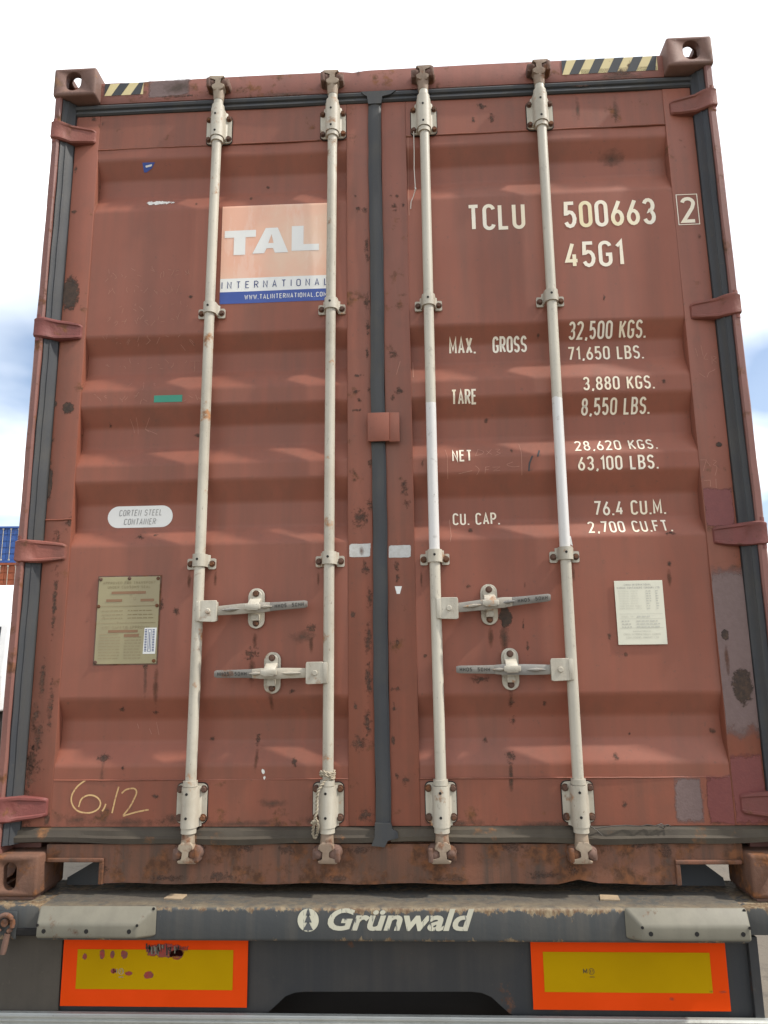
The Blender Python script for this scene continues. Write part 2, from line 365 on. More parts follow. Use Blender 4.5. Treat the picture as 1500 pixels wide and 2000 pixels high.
def poly(bm, pts, mi=0):
    f = bm.faces.new([bm.verts.new((p[0], 0, p[1])) for p in pts]); f.material_index = mi; return f
def ribbon(bm, pts, w, closed=False, mi=0):
    n = len(pts); L = []; Rr = []
    for i in range(n):
        p = Vector(pts[i])
        a = Vector(pts[i-1]) if (i > 0 or closed) else None; b = Vector(pts[(i+1) % n]) if (i < n-1 or closed) else None
        d1 = (p-a).normalized() if a is not None else None; d2 = (b-p).normalized() if b is not None else None
        d1 = d1 or d2; d2 = d2 or d1
        n1 = Vector((-d1.y, d1.x)); n2 = Vector((-d2.y, d2.x)); mtr = n1+n2
        if mtr.length < .2: mtr = n1
        mtr.normalize(); k = min(1/max(.35, mtr.dot(n1)), 2.2)
        L.append(bm.verts.new((p.x+mtr.x*k*w/2, 0, p.y+mtr.y*k*w/2))); Rr.append(bm.verts.new((p.x-mtr.x*k*w/2, 0, p.y-mtr.y*k*w/2)))
    for i in range(n if closed else n-1):
        j = (i+1) % n
        f = bm.faces.new((L[i], L[j], Rr[j], Rr[i])); f.material_index = mi

# stencil alphabet: centre lines in a box of height 1
W_ = .40
def arc(cx, cy, rx, ry, a0, a1, n=9): return [(cx+rx*math.cos(R(a0+(a1-a0)*i/n)), cy+ry*math.sin(R(a0+(a1-a0)*i/n))) for i in range(n+1)]
_w = W_; _h = W_/2
GL = {
 '0': (_w, [('c', arc(_h, 1-_h, _h, _h, 0, 180)+arc(_h, _h, _h, _h, 180, 360))]),
 '1': (.17, [[(0, .80), (.17, 1), (.17, 0)]]),
 '2': (_w, [arc(_h, 1-_h, _h, _h, 170, -10)+[(_w*.86, .58), (0, 0), (_w*1.02, 0)]]),
 '3': (_w, [arc(_h, .755, _h*.95, .245, 160, -80)+arc(_h, .26, _h, .26, 80, -160)]),
 '4': (_w, [[(_w*.62, 1), (0, .24), (_w*1.05, .24)], [(_w*.74, .52), (_w*.74, 0)]]),
 '5': (_w, [[(_w*.95, 1), (_w*.12, 1), (_w*.06, .55)]+arc(_h*.98, .31, _h, .31, 128, -155)]),
 '6': (_w, [[(_w*.74, 1), (_w*.07, .42)], ('c', arc(_h, .28, _h, .28, 0, 345, 14))]),
 '7': (_w, [[(0, 1), (_w, 1), (_w*.32, 0)]]),
 '8': (_w, [('c', arc(_h, .765, _h*.86, .235, 0, 345, 13)), ('c', arc(_h, .265, _h, .265, 0, 345, 13))]),
 '9': (_w, [[(_w*.26, 0), (_w*.93, .58)], ('c', arc(_h, .72, _h, .28, 0, 345, 14))]),
 'A': (_w*1.05, [[(0, 0), (_w*.525, 1), (_w*1.05, 0)], [(_w*.17, .3), (_w*.88, .3)]]),
 'B': (_w, [[(0, .52), (0, 1), (_h, 1)]+arc(_h, .76, _h*.85, .24, 80, -90)+[(0, .52)], [(0, .52), (0, 0), (_h, 0)]+arc(_h, .26, _h, .26, -80, 80)]),
 'C': (_w, [arc(_h, 1-_h, _h, _h, 10, 180)+arc(_h, _h, _h, _h, 180, 350)]),
 'D': (_w, [('c', [(0, 0), (0, 1), (_h*.9, 1)]+arc(_w-_h, 1-_h, _h, _h, 80, 0, 5)+arc(_w-_h, _h, _h, _h, 0, -80, 5)+[(_h*.9, 0)])]),
 'E': (_w*.9, [[(_w*.9, 1), (0, 1), (0, 0), (_w*.9, 0)], [(0, .53), (_w*.75, .53)]]),
 'F': (_w*.9, [[(_w*.9, 1), (0, 1), (0, 0)], [(0, .53), (_w*.75, .53)]]),
 'G': (_w, [arc(_h, 1-_h, _h, _h, 10, 180)+arc(_h, _h, _h, _h, 180, 360)+[(_w, .46), (_w*.55, .46)]]),
 'H': (_w, [[(0, 0), (0, 1)], [(_w, 0), (_w, 1)], [(0, .52), (_w, .52)]]),
 'I': (0., [[(0, 0), (0, 1)]]),
 'K': (_w, [[(0, 0), (0, 1)], [(_w, 1), (0, .40)], [(_w*.32, .60), (_w*1.02, 0)]]),
 'L': (_w*.85, [[(0, 1), (0, 0), (_w*.85, 0)]]),
 'M': (_w*1.25, [[(0, 0), (0, 1), (_w*.625, .25), (_w*1.25, 1), (_w*1.25, 0)]]),
 'N': (_w, [[(0, 0), (0, 1), (_w, 0), (_w, 1)]]),
 'O': (_w, [('c', arc(_h, 1-_h, _h, _h, 0, 180)+arc(_h, _h, _h, _h, 180, 360))]),
 'P': (_w, [[(0, 0), (0, 1), (_h, 1)]+arc(_h, .74, _h, .26, 80, -80)+[(_h, .48), (0, .48)]]),
 'R': (_w, [[(0, 0), (0, 1), (_h, 1)]+arc(_h, .75, _h, .25, 80, -80)+[(_h, .5), (0, .5)], [(_w*.45, .5), (_w*1.02, 0)]]),
 'S': (_w, [arc(_h, .76, _h, .24, 20, 265)+arc(_h, .26, _h, .26, 85, -160)]),
 'T': (_w, [[(0, 1), (_w, 1)], [(_h, 1), (_h, 0)]]),
 'U': (_w, [[(0, 1), (0, _h)]+arc(_h, _h, _h, _h, 190, 350)+[(_w, 1)]]),
 'V': (_w, [[(0, 1), (_h, 0), (_w, 1)]]),
 'W': (_w*1.35, [[(0, 1), (_w*.33, 0), (_w*.675, .8), (_w*1.02, 0), (_w*1.35, 1)]]),
 'X': (_w, [[(0, 0), (_w, 1)], [(0, 1), (_w, 0)]]),
 'Y': (_w, [[(0, 1), (_h, .5), (_w, 1)], [(_h, .5), (_h, 0)]]),
 'Z': (_w, [[(0, 1), (_w, 1), (0, 0), (_w, 0)]]),
 '.': (.02, [[(.01, -.065), (.01, .065)]]), ',': (.08, [[(.08, .06), (0, -.14)]]), ':': (.02, [[(.01, .2), (.01, .3)], [(.01, .6), (.01, .7)]]),
 '(': (.14, [[(.14, 1.05), (.02, .75), (.02, .2), (.14, -.05)]]), ')': (.14, [[(0, 1.05), (.12, .75), (.12, .2), (0, -.05)]]), '-': (.25, [[(0, .45), (.25, .45)]]),
 ' ': (.16, []),
}
def text(bm, s, x0, x1, z0, z1, t=.135, gap=.13, mi=0, shear=0., mis=None, only=None):
    adv = []; x = 0.
    for ch in s: adv.append(x); x += GL[ch][0]+t+gap
    tot = x-gap; sx = (x1-x0)/tot; h = z1-z0
    sz = h/(1+t)
    for k, (ch, a) in enumerate(zip(s, adv)):
        if only and not only[0] <= k < only[1]: continue
        for st in GL[ch][1]:
            closed = isinstance(st, tuple); pts = st[1] if closed else st
            q = [(x0+(a+t/2+px)*sx+shear*(pz)*h, z0+(pz+t/2)*sz) for px, pz in pts]
            ribbon(bm, q, t*sz*.96, closed, mis[k] if mis else mi)
def tpx(s, xl, xr, yt, yb, Y=.062):
    """text box measured on the photograph -> x0,x1,z0,z1 on the door"""
    xm, ym = (xl+xr)/2, (yt+yb)/2
    return P(xl, ym, Y)[0], P(xr, ym, Y)[0], P(xm, yb, Y)[1], P(xm, yt, Y)[1]

# ------------------------------------------------------------------ setting
GZ = -1.22
def ground():
    t = T('yard_concrete')
    c = t.mix(t.ramp(t.noise(.35, 6, .6), .35, .65), (.165, .142, .108), (.125, .108, .085))
    c = t.mix(t.ramp(t.noise(4., 8, .7), .52, .66), c, (.09, .078, .062))
    c = t.mix(t.ramp(t.noise(70., 4, .6), .62, .7), c, (.21, .19, .155))
    t.bump(t.noise(40., 8, .7), .5, .01)
    mt = t.fin(c, .9)
    bm = bmesh.new(); S = 1500
    poly4 = [bm.verts.new(p) for p in ((-S, -S, GZ), (S, -S, GZ), (S, S, GZ), (-S, S, GZ))]; bm.faces.new(poly4)
    return tag(finish('ground', bm, mt), kind='structure')
ground()

# ------------------------------------------------------------------ the container
BOX = empty('shipping_container', (0, 0, 0), 'weathered red-brown steel shipping container, doors closed, standing on the trailer', 'container')
LEN = 12.19
# body: sides, roof, floor
def corr_wall(name, xs, inward):
    bm = bmesh.new(); pts = []; y = .16
    while y < LEN-.16:
        for dy, d in ((0, 0), (.07, 0), (.138, .036), (.208, .036)): pts.append((y+dy, d))
        y += .278
    pts = [p for p in pts if p[0] < LEN-.15]
    a = [bm.verts.new((xs+inward*d, yy, .10)) for yy, d in pts]; b = [bm.verts.new((xs+inward*d, yy, 2.83)) for yy, d in pts]
    for i in range(len(pts)-1): bm.faces.new((a[i], a[i+1], b[i+1], b[i]))
    return finish(name, bm, M['red'], BOX)
corr_wall('side_wall', -1.205, 1); corr_wall('side_wall', 1.205, -1)
bm = bmesh.new(); box(bm, -1.20, 1.20, .075, LEN-.05, 2.850, 2.876); finish('roof', bm, M['red'], BOX)
bm = bmesh.new(); box(bm, -1.17, 1.17, .16, LEN-.1, .10, .16); finish('floor', bm, M['chassis'], BOX)
for s in (-1, 1):
    bm = bmesh.new(); box(bm, min(s*1.215, s*1.165), max(s*1.215, s*1.165), .178, LEN-.178, .02, .14, .004); finish('bottom_side_rail', bm, M['sill'], BOX)
    bm = bmesh.new(); box(bm, min(s*1.216, s*1.156), max(s*1.216, s*1.156), .178, LEN-.178, 2.80, 2.868, .004); finish('top_side_rail', bm, M['post'], BOX)
bm = bmesh.new(); box(bm, -1.2, 1.2, LEN-.06, LEN-.02, .1, 2.85); finish('front_end_wall', bm, M['red'], BOX)
# corner castings, hollow with their oval holes
def casting(sx, zb, yb, mt, top):
    x0, x1 = (sx*1.219, sx*1.057) if sx < 0 else (sx*1.057, sx*1.219)
    bm = bmesh.new(); box(bm, x0, x1, yb, yb+.178, zb, zb+.118, .009, 3)
    o = finish('corner_casting', bm, mt, BOX, 40)
    cut = []
    b2 = bmesh.new(); box(b2, x0+.026, x1-.026, yb+.026, yb+.152, zb+.024, zb+.094); cut.append(finish('c', b2, mt))
    cx = (x0+x1)/2+sx*.004; cz = zb+.059; hw = .030 if top else .0215
    # end hole
    b2 = bmesh.new(); prism(b2, rrect(cx-hw, cx+hw, cz-.040, cz+.040, hw-.001, 5), yb-.05, yb+.06); cut.append(finish('c', b2, mt))
    # top / bottom hole
    b2 = bmesh.new(); prism(b2, rrect(cx-.031, cx+.031, yb+.03, yb+.148, .030, 5), zb+(.06 if top else -.05), zb+(.17 if top else .06), 'z'); cut.append(finish('c', b2, mt))
    # side hole
    b2 = bmesh.new(); prism(b2, rrect(yb+.05, yb+.13, cz-.026, cz+.026, .025, 5), min(sx*1.15, sx*1.3), max(sx*1.15, sx*1.3), 'x'); cut.append(finish('c', b2, mt))
    return boolean(o, cut)
for sx in (-1, 1):
    casting(sx, 2.778, 0, M['castingtop'], True); casting(sx, 0, 0, M['casting'], False)
    casting(sx, 2.778, LEN-.178, M['castingtop'], True); casting(sx, 0, LEN-.178, M['casting'], False)
# corner posts
for s in (-1, 1):
    pr = [(1.214, .016), (1.209, .010), (1.192, .009), (1.187, .014), (1.187, .098), (1.10, .098), (1.10, .15), (1.214, .15)]
    bm = bmesh.new(); prism(bm, [(s*x, y) for x, y in pr], .118, 2.778, 'z')
    # slightly knocked outer edge
    bmesh.ops.subdivide_edges(bm, edges=[e for e in bm.edges if abs(e.verts[0].co.z-e.verts[1].co.z) > 1], cuts=26)
    for v in bm.verts:
        if v.co.y < .05 and .2 < v.co.z < 2.7: v.co.x += random.uniform(-.0012, .0012); v.co.y += random.uniform(-.001, .001)
    finish('corner_post', bm, M['post'], BOX, 30)
# header with its dented top edge
bm = bmesh.new(); nx = 90; sect = []
for i in range(nx+1):
    x = -1.057 + 2.114*i/nx
    dent = 0
    for c, w, d in ((-.93, .03, .006), (-.75, .03, .004), (-.09, .03, .007), (.93, .05, .006), (.4, .2, -.002), (-.5, .25, -.002)): dent += d*math.exp(-((x-c)/w)**2)
    sect.append([bm.verts.new(q) for q in ((x, .066, 2.772), (x, .052, 2.776), (x, .050, 2.784), (x, .050, 2.864-dent), (x, .056, 2.870-dent), (x, .13, 2.871-dent*.4), (x, .13, 2.772))])
for a, b in zip(sect, sect[1:]):
    for k in range(7): bm.faces.new((a[k], a[(k+1) % 7], b[(k+1) % 7], b[k]))
bm.faces.new(sect[0]); bm.faces.new(sect[-1][::-1])
HEADER = finish('door_header', bm, M['header'], BOX, 50)
# sill with the two lifting pockets beside the castings
pts = [(-1.057, .138), (-1.057, .088), (-.886, .088), (-.880, .024)]
for i in range(30):
    x = -.87+1.74*i/29; pts.append((x, .026+.0025*math.sin(i*1.3)+(.014*math.exp(-((x-.56)/.035)**2))))
pts += [(.868, .020), (.868, .082), (1.057, .082), (1.057, .138)]
bm = bmesh.new(); prism(bm, pts[::-1], .050, .150, 'y')
SILL = finish('door_sill', bm, M['sill'], BOX)
for s, xa, xb, zt in ((-1, -1.050, -.872, .088), (1, .856, 1.050, .082)):
    bm = bmesh.new(); box(bm, xa, xb, .040, .051, zt, zt+.012, .003)
    xe = xb if s < 0 else xa
    box(bm, xe-.014 if s < 0 else xe, xe if s < 0 else xe+.014, .041, .051, .024, zt+.0005, .003)
    finish('pocket_lip', bm, M['sill'], SILL)
for pp in ([(184, 1683), (204, 1683), (204, 1732), (131, 1732), (133, 1713)], [(1374, 1686), (1318, 1686), (1318, 1736), (1418, 1736), (1411, 1713)]):
    bm = bmesh.new(); prism(bm, [P(a, b, .165) for a, b in pp], .160, .172, 'y'); finish('pocket_gusset', bm, M['chassis'], SILL)
bm = bmesh.new(); box(bm, -1.056, 1.056, .066, .15, .1385, .1445); finish('threshold_plate', bm, M['sill'], SILL)
# hazard tape on the header
for xl, xr, yt, yb, k in ((205, 280, 163, 186, 2), (1097, 1284, 114, 142, 5)):
    x0, x1, z0, z1 = tpx('', xl, xr, yt, yb, .05)
    bm = bmesh.new(); poly(bm, [(x0, z0), (x1, z0), (x1, z1), (x0, z1)], 0); w = (x1-x0)/k; bands = []
    for i in range(-1, k+1):
        a = x0+w*i+w*.36; q = [(a, z0), (a+w*.50, z0), (a+w*.50+w*.42, z1), (a+w*.42, z1)]
        q = [(min(max(p[0], x0), x1), p[1]) for p in q]
        if max(p[0] for p in q)-min(p[0] for p in q) > .01: bands.append(q)
    lay(bm, .0008, lambda x, z: .050, False)
    tp = finish('hazard_tape', bm, M['hazy'], HEADER, 'keep')
    for q in bands:
        bm = bmesh.new(); poly(bm, q)
        bmesh.ops.dissolve_degenerate(bm, dist=1e-5, edges=bm.edges); lay(bm, .0014, lambda x, z: .050, False)
        finish('hazard_stripe', bm, M['hazb'], HEADER, 'keep')

# ------------------------------------------------------------------ doors
def make_door(x0, x1, xa, xb, label):
    """x0..x1 whole leaf, xa..xb the panel between the stiles"""
    bm = bmesh.new(); nx = 44; rows = []
    zs = []
    for za, zb in zip(KINK, KINK[1:]):
        n = max(1, int((zb-za)/.03)); zs += [za+(zb-za)*i/n for i in range(n)]
    zs.append(KINK[-1])
    for z in zs: rows.append([bm.verts.new((xa+(xb-xa)*i/nx, surf(min(max(xa+(xb-xa)*i/nx, xa+1e-4), xb-1e-4), z), z)) for i in range(nx+1)])
    for a, b in zip(rows, rows[1:]):
        for i in range(nx): bm.faces.new((a[i], a[i+1], b[i+1], b[i]))
    d = finish('door', bm, M['red'], BOX, 35); d['label'] = label
    for a, b, e in ((x0, xa, -1), (xb, x1, 1)):
        bm = bmesh.new(); box(bm, a, b, YF, .108, .187, 2.730, .003, 2); finish('door_stile', bm, M['redframe'], d, 40)
    for za, zb in ((.187, .325), (2.584, 2.730)):
        bm = bmesh.new(); rows = []
        for z in (za, (za+zb)/2, zb): rows.append([bm.verts.new((xa+(xb-xa)*i/nx, surf(min(max(xa+(xb-xa)*i/nx, xa+1e-4), xb-1e-4), z + (-1e-5 if za < 1 else 1e-5)*(abs(z-(zb if za < 1 else za)) < 1e-6)), z)) for i in range(nx+1)])
        for r1, r2 in zip(rows, rows[1:]):
            for i in range(nx): bm.faces.new((r1[i], r1[i+1], r2[i+1], r2[i]))
        finish('door_rail', bm, M['redframe'], d, 12)
        bm = bmesh.new(); zz = zb if za < 1 else za
        tube(bm, [(xa+(xb-xa)*i/24, YP-.001, zz+random.uniform(-.0007, .0007)) for i in range(25)], .0028, 6); finish('weld_seam', bm, M['redframe'], d, 60)
    bm = bmesh.new(); box(bm, x0+.01, x1-.01, .108, .118, .19, 2.728); finish('door_backing', bm, M['chassis'], d)
    return d
DL = make_door(-1.148, -.033, -1.056, -.117, 'left-hand container door carrying the orange square sticker')
DR = make_door(.012, 1.148, .104, 1.047, 'right-hand container door carrying the white stencilled numbers')
# rubber seals
def seal_v(parent, s):
    pr = [(1.1864, .097), (1.1864, .020), (1.182, .018), (1.178, .024), (1.171, .029), (1.167, .028), (1.162, .036), (1.156, .044), (1.1485, .050), (1.1485, .097)]
    bm = bmesh.new(); prism(bm, [(s*x, y) for x, y in pr], .14, 2.775, 'z'); bmesh.ops.subdivide_edges(bm, edges=[e for e in bm.edges if abs(e.verts[0].co.z-e.verts[1].co.z) > 1], cuts=60)
    for v in bm.verts:
        if v.co.y < .08: v.co.y += .0018*math.sin(v.co.z*9+s)+.001*math.sin(v.co.z*37)
    finish('side_seal', bm, M['rubber'], parent, 25)
def seal_h(parent, x0, x1):
    pr = [(.056, 2.7305), (.050, 2.736), (.051, 2.743), (.057, 2.746), (.056, 2.751), (.049, 2.755), (.047, 2.764), (.051, 2.7712), (.10, 2.7712), (.10, 2.7305)]
    bm = bmesh.new(); prism(bm, pr, x0, x1, 'x'); finish('top_seal', bm, M['rubber'], parent, 25)
    # the bottom flap hangs out and sags
    bm = bmesh.new(); rows = []; n = 40
    for i in range(n+1):
        x = x0+(x1-x0)*i/n; sag = .004*math.sin(x*5+1)+.002*math.sin(x*17)
        rows.append([bm.verts.new(q) for q in ((x, .064, .1865), (x, .050+.002*math.sin(x*23), .178+sag*.3), (x, .046, .164+sag*.6), (x, .038+sag*.4, .158+sag*.6), (x, .040, .143+sag), (x, .052, .140+sag*.6), (x, .07, .146), (x, .07, .1865))])
    for a, b in zip(rows, rows[1:]):
        for k in range(8): bm.faces.new((a[k], a[(k+1) % 8], b[(k+1) % 8], b[k]))
    bm.faces.new(rows[0]); bm.faces.new(rows[-1][::-1])
    finish('bottom_seal', bm, M['rubberlow'], parent, 30)
seal_v(DL, -1); seal_v(DR, 1); seal_h(DL, -1.186, -.034); seal_h(DR, .013, 1.186)
pr = [(-.034, .062), (-.034, .050), (-.026, .047), (-.012, .045), (.006, .047), (.013, .052), (.013, .062)]
bm = bmesh.new(); prism(bm, pr, .150, 2.752, 'z')
bmesh.ops.subdivide_edges(bm, edges=[e for e in bm.edges if abs(e.verts[0].co.z-e.verts[1].co.z) > 1], cuts=60)
for v in bm.verts: v.co.x += .0016*math.sin(v.co.z*7)+.0009*math.sin(v.co.z*31+v.co.y*90); v.co.y += .0012*math.sin(v.co.z*19)
prism(bm, [(-.034, 2.715), (.014, 2.715), (.019, 2.745), (.050, 2.752), (.070, 2.768), (-.060, 2.768), (-.052, 2.757), (-.038, 2.748)], .043, .064, 'y')
prism(bm, [(-.035, .20), (.014, .20), (.018, .182), (.034, .174), (.036, .158), (.004, .150), (-.006, .132), (-.046, .136), (-.036, .16)], .036, .062, 'y')
finish('centre_seal', bm, M['rubber'], DL, 25)
# plate over the middle of the seal
bm = bmesh.new(); xz = P(718, 808, .04); x2 = P(781, 862, .04)
box(bm, xz[0], x2[0]-.035, .030, .036, x2[1], xz[1], .002); box(bm, x2[0]-.0352, x2[0], .033, .039, x2[1]-.002, xz[1], .002); box(bm, xz[0]+.004, xz[0]+.016, .0362, .058, x2[1]+.004, xz[1]-.004)
finish('seal_cover_plate', bm, M['redframe'], DL, 40)
# lock rods and their gear
RODS = [(-.594, -.607, DL), (-.165, -.180, DL), (.171, .168, DR), (.597, .583, DR)]
YR = .030
def rx(i, z): a, b, _ = RODS[i]; return b+(a-b)*(z-.12)/2.68
bolt_me = None
def bolt(parent, x, y, z, s=1.):
    global bolt_me
    if bolt_me is None:
        bm = bmesh.new(); disc(bm, (0, 0, 0), .0115, (0, -1, 0), 14, 0, .002)
        tube(bm, [(0, -.002, 0), (0, -.009, 0), (0, -.0105, 0)], [.0085, .0085, .007], 6); bmesh.ops.recalc_face_normals(bm, faces=bm.faces)
        bolt_me = bpy.data.meshes.new('bolt'); bm.to_mesh(bolt_me); bm.free(); bolt_me.materials.append(M['bolt'])
    o = bpy.data.objects.new('bolt', bolt_me); COL.objects.link(o); o.parent = parent; o.location = (x, y, z); o.rotation_euler = (0, random.uniform(0, 6), 0); o.scale = (s, s, s)
def cam_end(parent, x, z, d):
    """forged cam on the rod's end; d=+1 at the header, -1 at the sill"""
    bm = bmesh.new()
    tube(bm, [(x, YR, z-d*.045), (x, YR, z-d*.02), (x, YR-.001, z-d*.006), (x, YR-.002, z+d*.004)], [.0185, .020, .0215, .016], 16)
    m_ = 1 if (x > 0) == (d > 0) else -1
    sh = [(-.014, -.012), (.014, -.012), (.020, -.002), (.024, .006), (.020, .011), (.007, .013), (.006, .030), (.012, .034), (.034, .036), (.036, .044), (.030, .049), (-.022, .048), (-.026, .041), (-.010, .036), (-.008, .014), (-.024, .010), (-.026, .003), (-.020, -.003)]
    prism(bm, [(x+a*m_, z+d*b) for a, b in sh], YR-.022, YR+.010, 'y', 0, .0025, 2)
    finish('rod_cam', bm, M['camiron'], parent, 45)
    for s in (-1, 1):
        bm = bmesh.new(); k = 1. if s == m_ else .86
        tube(bm, [(x+s*.024, .055, z+d*.022), (x+s*.024, .030, z+d*.022), (x+s*.0235, .014, z+d*.022), (x+s*.023, .009, z+d*.021)], [.024*k, .021*k, .0165*k, .006], 12)
        box(bm, x+s*.034-.009, x+s*.034+.007, .006 if s == m_ else .016, .052, z+d*.024-.022*k, z+d*.024+.019*k, .005)
        finish('cam_keeper', bm, M['rustiron'], HEADER if d > 0 else SILL, 45)
def big_bracket(parent, x, z, d):
    bm = bmesh.new()
    prism(bm, rrect(x-.0495, x+.0495, z-.061, z+.061, .016), .0566, YF+.001, 'y', 1)
    prism(bm, rrect(x-.047, x+.047, z-.058, z+.058, .015), .0505, .0565, 'y', 0)
    for zz, r1 in ((-.058, 0), ):
        n = 14; za, zb = z-.052-(.014 if d < 0 else 0), z+.052+(.014 if d > 0 else 0)
        sec = []
        for k in range(n+1):
            a = math.pi*k/n; sec.append((x-math.cos(a)*.0255, YR-math.sin(a)*.0255))
        sec = [(x-.033, .0515), (x-.0275, .046)]+sec+[(x+.0275, .046), (x+.033, .0515)]
        prism(bm, sec, za, zb, 'z', 0)
    tube(bm, [(x, YR, z+d*.064), (x, YR, z+d*.082)], .0232, 18)                # collars
    tube(bm, [(x, YR, z-d*.054), (x, YR, z-d*.070)], .0225, 18)
    for q in (-.036, .034): disc(bm, (x-.003, YR-.0253, z+q), .0042, (0, -1, 0), 10, 1, .0012)
    finish('rod_bracket', bm, [M['cream'], M['black']], parent, 35)
    for a in (-1, 1):
        for b in (-1, 1): bolt(parent, x+a*.0375, .0505, z+b*.042)
def small_bracket(parent, x, z):
    bm = bmesh.new()
    for s in (-1, 1): prism(bm, rrect(min(x+s*.022, x+s*.0475), max(x+s*.022, x+s*.0475), z-.019, z+.017, .005), .052, YF+.001, 'y', 0)
    n = 14; out = []; inn = []
    for k in range(n+1):
        a = math.pi*k/n; out.append((x-math.cos(a)*.0232, YR-math.sin(a)*.0232)); inn.append((x-math.cos(a)*.0180, YR-math.sin(a)*.0180))
    sec = [(x-.030, .053), (x-.0245, .047)]+out+[(x+.0245, .047), (x+.030, .053), (x+.020, .056)]+inn[::-1]+[(x-.020, .056)]
    prism(bm, sec, z-.013, z+.028, 'z', 0)
    disc(bm, (x-.002, YR-.0230, z+.010), .0042, (0, -1, 0), 10, 1, .0012)
    finish('rod_clamp', bm, [M['cream'], M['black']], parent, 35)
    for s in (-1, 1): bolt(parent, x+s*.036, .052, z-.001, .95)
for i, (xt, xb, D) in enumerate(RODS):
    bm = bmesh.new(); tube(bm, [(rx(i, z)+.0012*math.sin(z*2.3+i), YR, z) for z in [.13+2.66*k/20 for k in range(21)]], .0172, 20)
    rod = finish('locking_rod', bm, M['rodwhite'] if i > 1 else M['cream'], D, 40)
    if i > 1: rod['label'] = 'cream locking rod with a white touched-up stretch'
    cam_end(D, rx(i, 2.79), 2.790, 1); cam_end(D, rx(i, .13), .140, -1)
    big_bracket(D, rx(i, 2.64), 2.640, 1); big_bracket(D, rx(i, .257), .257, -1)
    small_bracket(D, rx(i, 1.9), 1.900); small_bracket(D, rx(i, 1.007), 1.007)
# door handles
def handle(i, zh, s, xc, ztip, D):
    x = rx(i, zh); xp = x+s*.040; xt = x+s*.335
    bm = bmesh.new()
    prism(bm, [(x+s*.012, zh+.030), (x+s*.016, zh+.034), (x+s*.066, zh+.034), (x+s*.069, zh+.028), (x+s*.069, zh-.032), (x+s*.062, zh-.035), (x+s*.012, zh-.033)], .008, .015, 'y', 0, .0012, 1)
    box(bm, min(x, x+s*.014), max(x, x+s*.014), .006, .030, zh-.032, zh+.032, .002)
    prism(bm, [(x+s*.02, zh+.030), (x+s*.066, zh+.030), (x+s*.066, zh-.030), (x+s*.02, zh-.030)], .030, .036, 'y', 0)
    tube(bm, [(xp, .037, zh), (xp, .005, zh), (xp, .0035, zh)], [.0085, .0085, .007], 14)
    finish('handle_hub', bm, M['cream'], D, 40)
    # lever: flat bar swelling at the catch, then the grip
    st = [(.046, .014, .016, .030), (.10, .0155, .013, .030), (.135, .0165, .006, .028), (.165, .0155, .002, .026), (.195, .0165, .006, .028), (.222, .0140, .012, .027)]
    gr = [(.2225, .0138, .011, .026), (.27, .0125, .009, .022), (.325, .0118, .009, .021), (.333, .009, .011, .020)]
    st = [(u if u < .11 else u*1.082, a_, b_, c_) for u, a_, b_, c_ in st]; gr = [(u*1.082, a_, b_, c_) for u, a_, b_, c_ in gr]
    def zc(u): return zh+(ztip-zh)*max(0, (u-.05))/.310
    for nm, sts, mt in (('handle_lever', st, M['handle']), ('handle_grip', gr, M['grip'])):
        bm = bmesh.new(); rings = []
        for u, hh, y0, y1 in sts:
            c = zc(u); rings.append([bm.verts.new((x+s*u, y, c+z)) for y, z in ((y0+.003, -hh), (y0, -hh*.55), (y0, hh*.55), (y0+.003, hh), (y1, hh), (y1, -hh))])
        for a, b in zip(rings, rings[1:]):
            for k in range(6): bm.faces.new((a[k], a[(k+1) % 6], b[(k+1) % 6], b[k]))
        bm.faces.new(rings[0]); bm.faces.new(rings[-1][::-1]); finish(nm, bm, mt, D, 40)
    for a, b in ((.085, .145), (.205, .248)):                                  # ribs each side of the catch
        bm = bmesh.new()
        tube(bm, [(x+s*a, .011, zc(a)), (x+s*(a+b)/2, .003, zc((a+b)/2)), (x+s*b, .008, zc(b))], [.0015, .006, .0015], 8)
        finish('lever_rib', bm, M['handle'], D, 50)
    a, b = sorted((x+s*.256, x+s*.350)); zt = zc(.303)
    bm = bmesh.new(); text(bm, 'HH05  50HH', a, b, zt-.006, zt+.006, .2, .16)
    for v in bm.verts: v.co.z += (ztip-zh)/.310*s*(v.co.x-(a+b)/2)
    lay(bm, .0012, lambda x_, z_: .0092, False); finish('grip_lettering', bm, M['blackprint'], D, 'keep')
    # catch
    zk = zc(abs(xc-x)); bm = bmesh.new()
    prism(bm, rrect(xc-.0265, xc+.0265, zk-.064, zk+.066, .025, 6), .050, YF+.001, 'y', 0, .0015, 1)
    prism(bm, rrect(xc-.019, xc+.019, zk+.006, zk+.058, .016, 5), .043, .0505, 'y', 0, .0015, 1)
    box(bm, xc-.013, xc+.013, .030, .051, zk-.040, zk-.019, .003)
    pr = [(.052, zk+.034), (.030, zk+.030), (.004, zk+.016), (-.008, zk-.002), (-.010, zk-.008), (-.005, zk-.010), (.002, zk+.004), (.014, zk+.017), (.052, zk+.020)]
    prism(bm, pr, xc-.0185, xc+.0185, 'x', 0, .002, 1)
    box(bm, xc-.026, xc+.026, -.011, -.003, zk-.006, zk+.012, .004)
    finish('handle_catch', bm, M['cream'], D, 40)
    bolt(D, xc, .043, zk+.048, .95); bolt(D, xc, .050, zk-.047, .95)
handle(0, .848, 1, -.416, .866, DL); handle(1, .650, -1, -.360, .650, DL)
handle(2, .845, 1, .339, .874, DR); handle(3, .651, -1, .397, .655, DR)
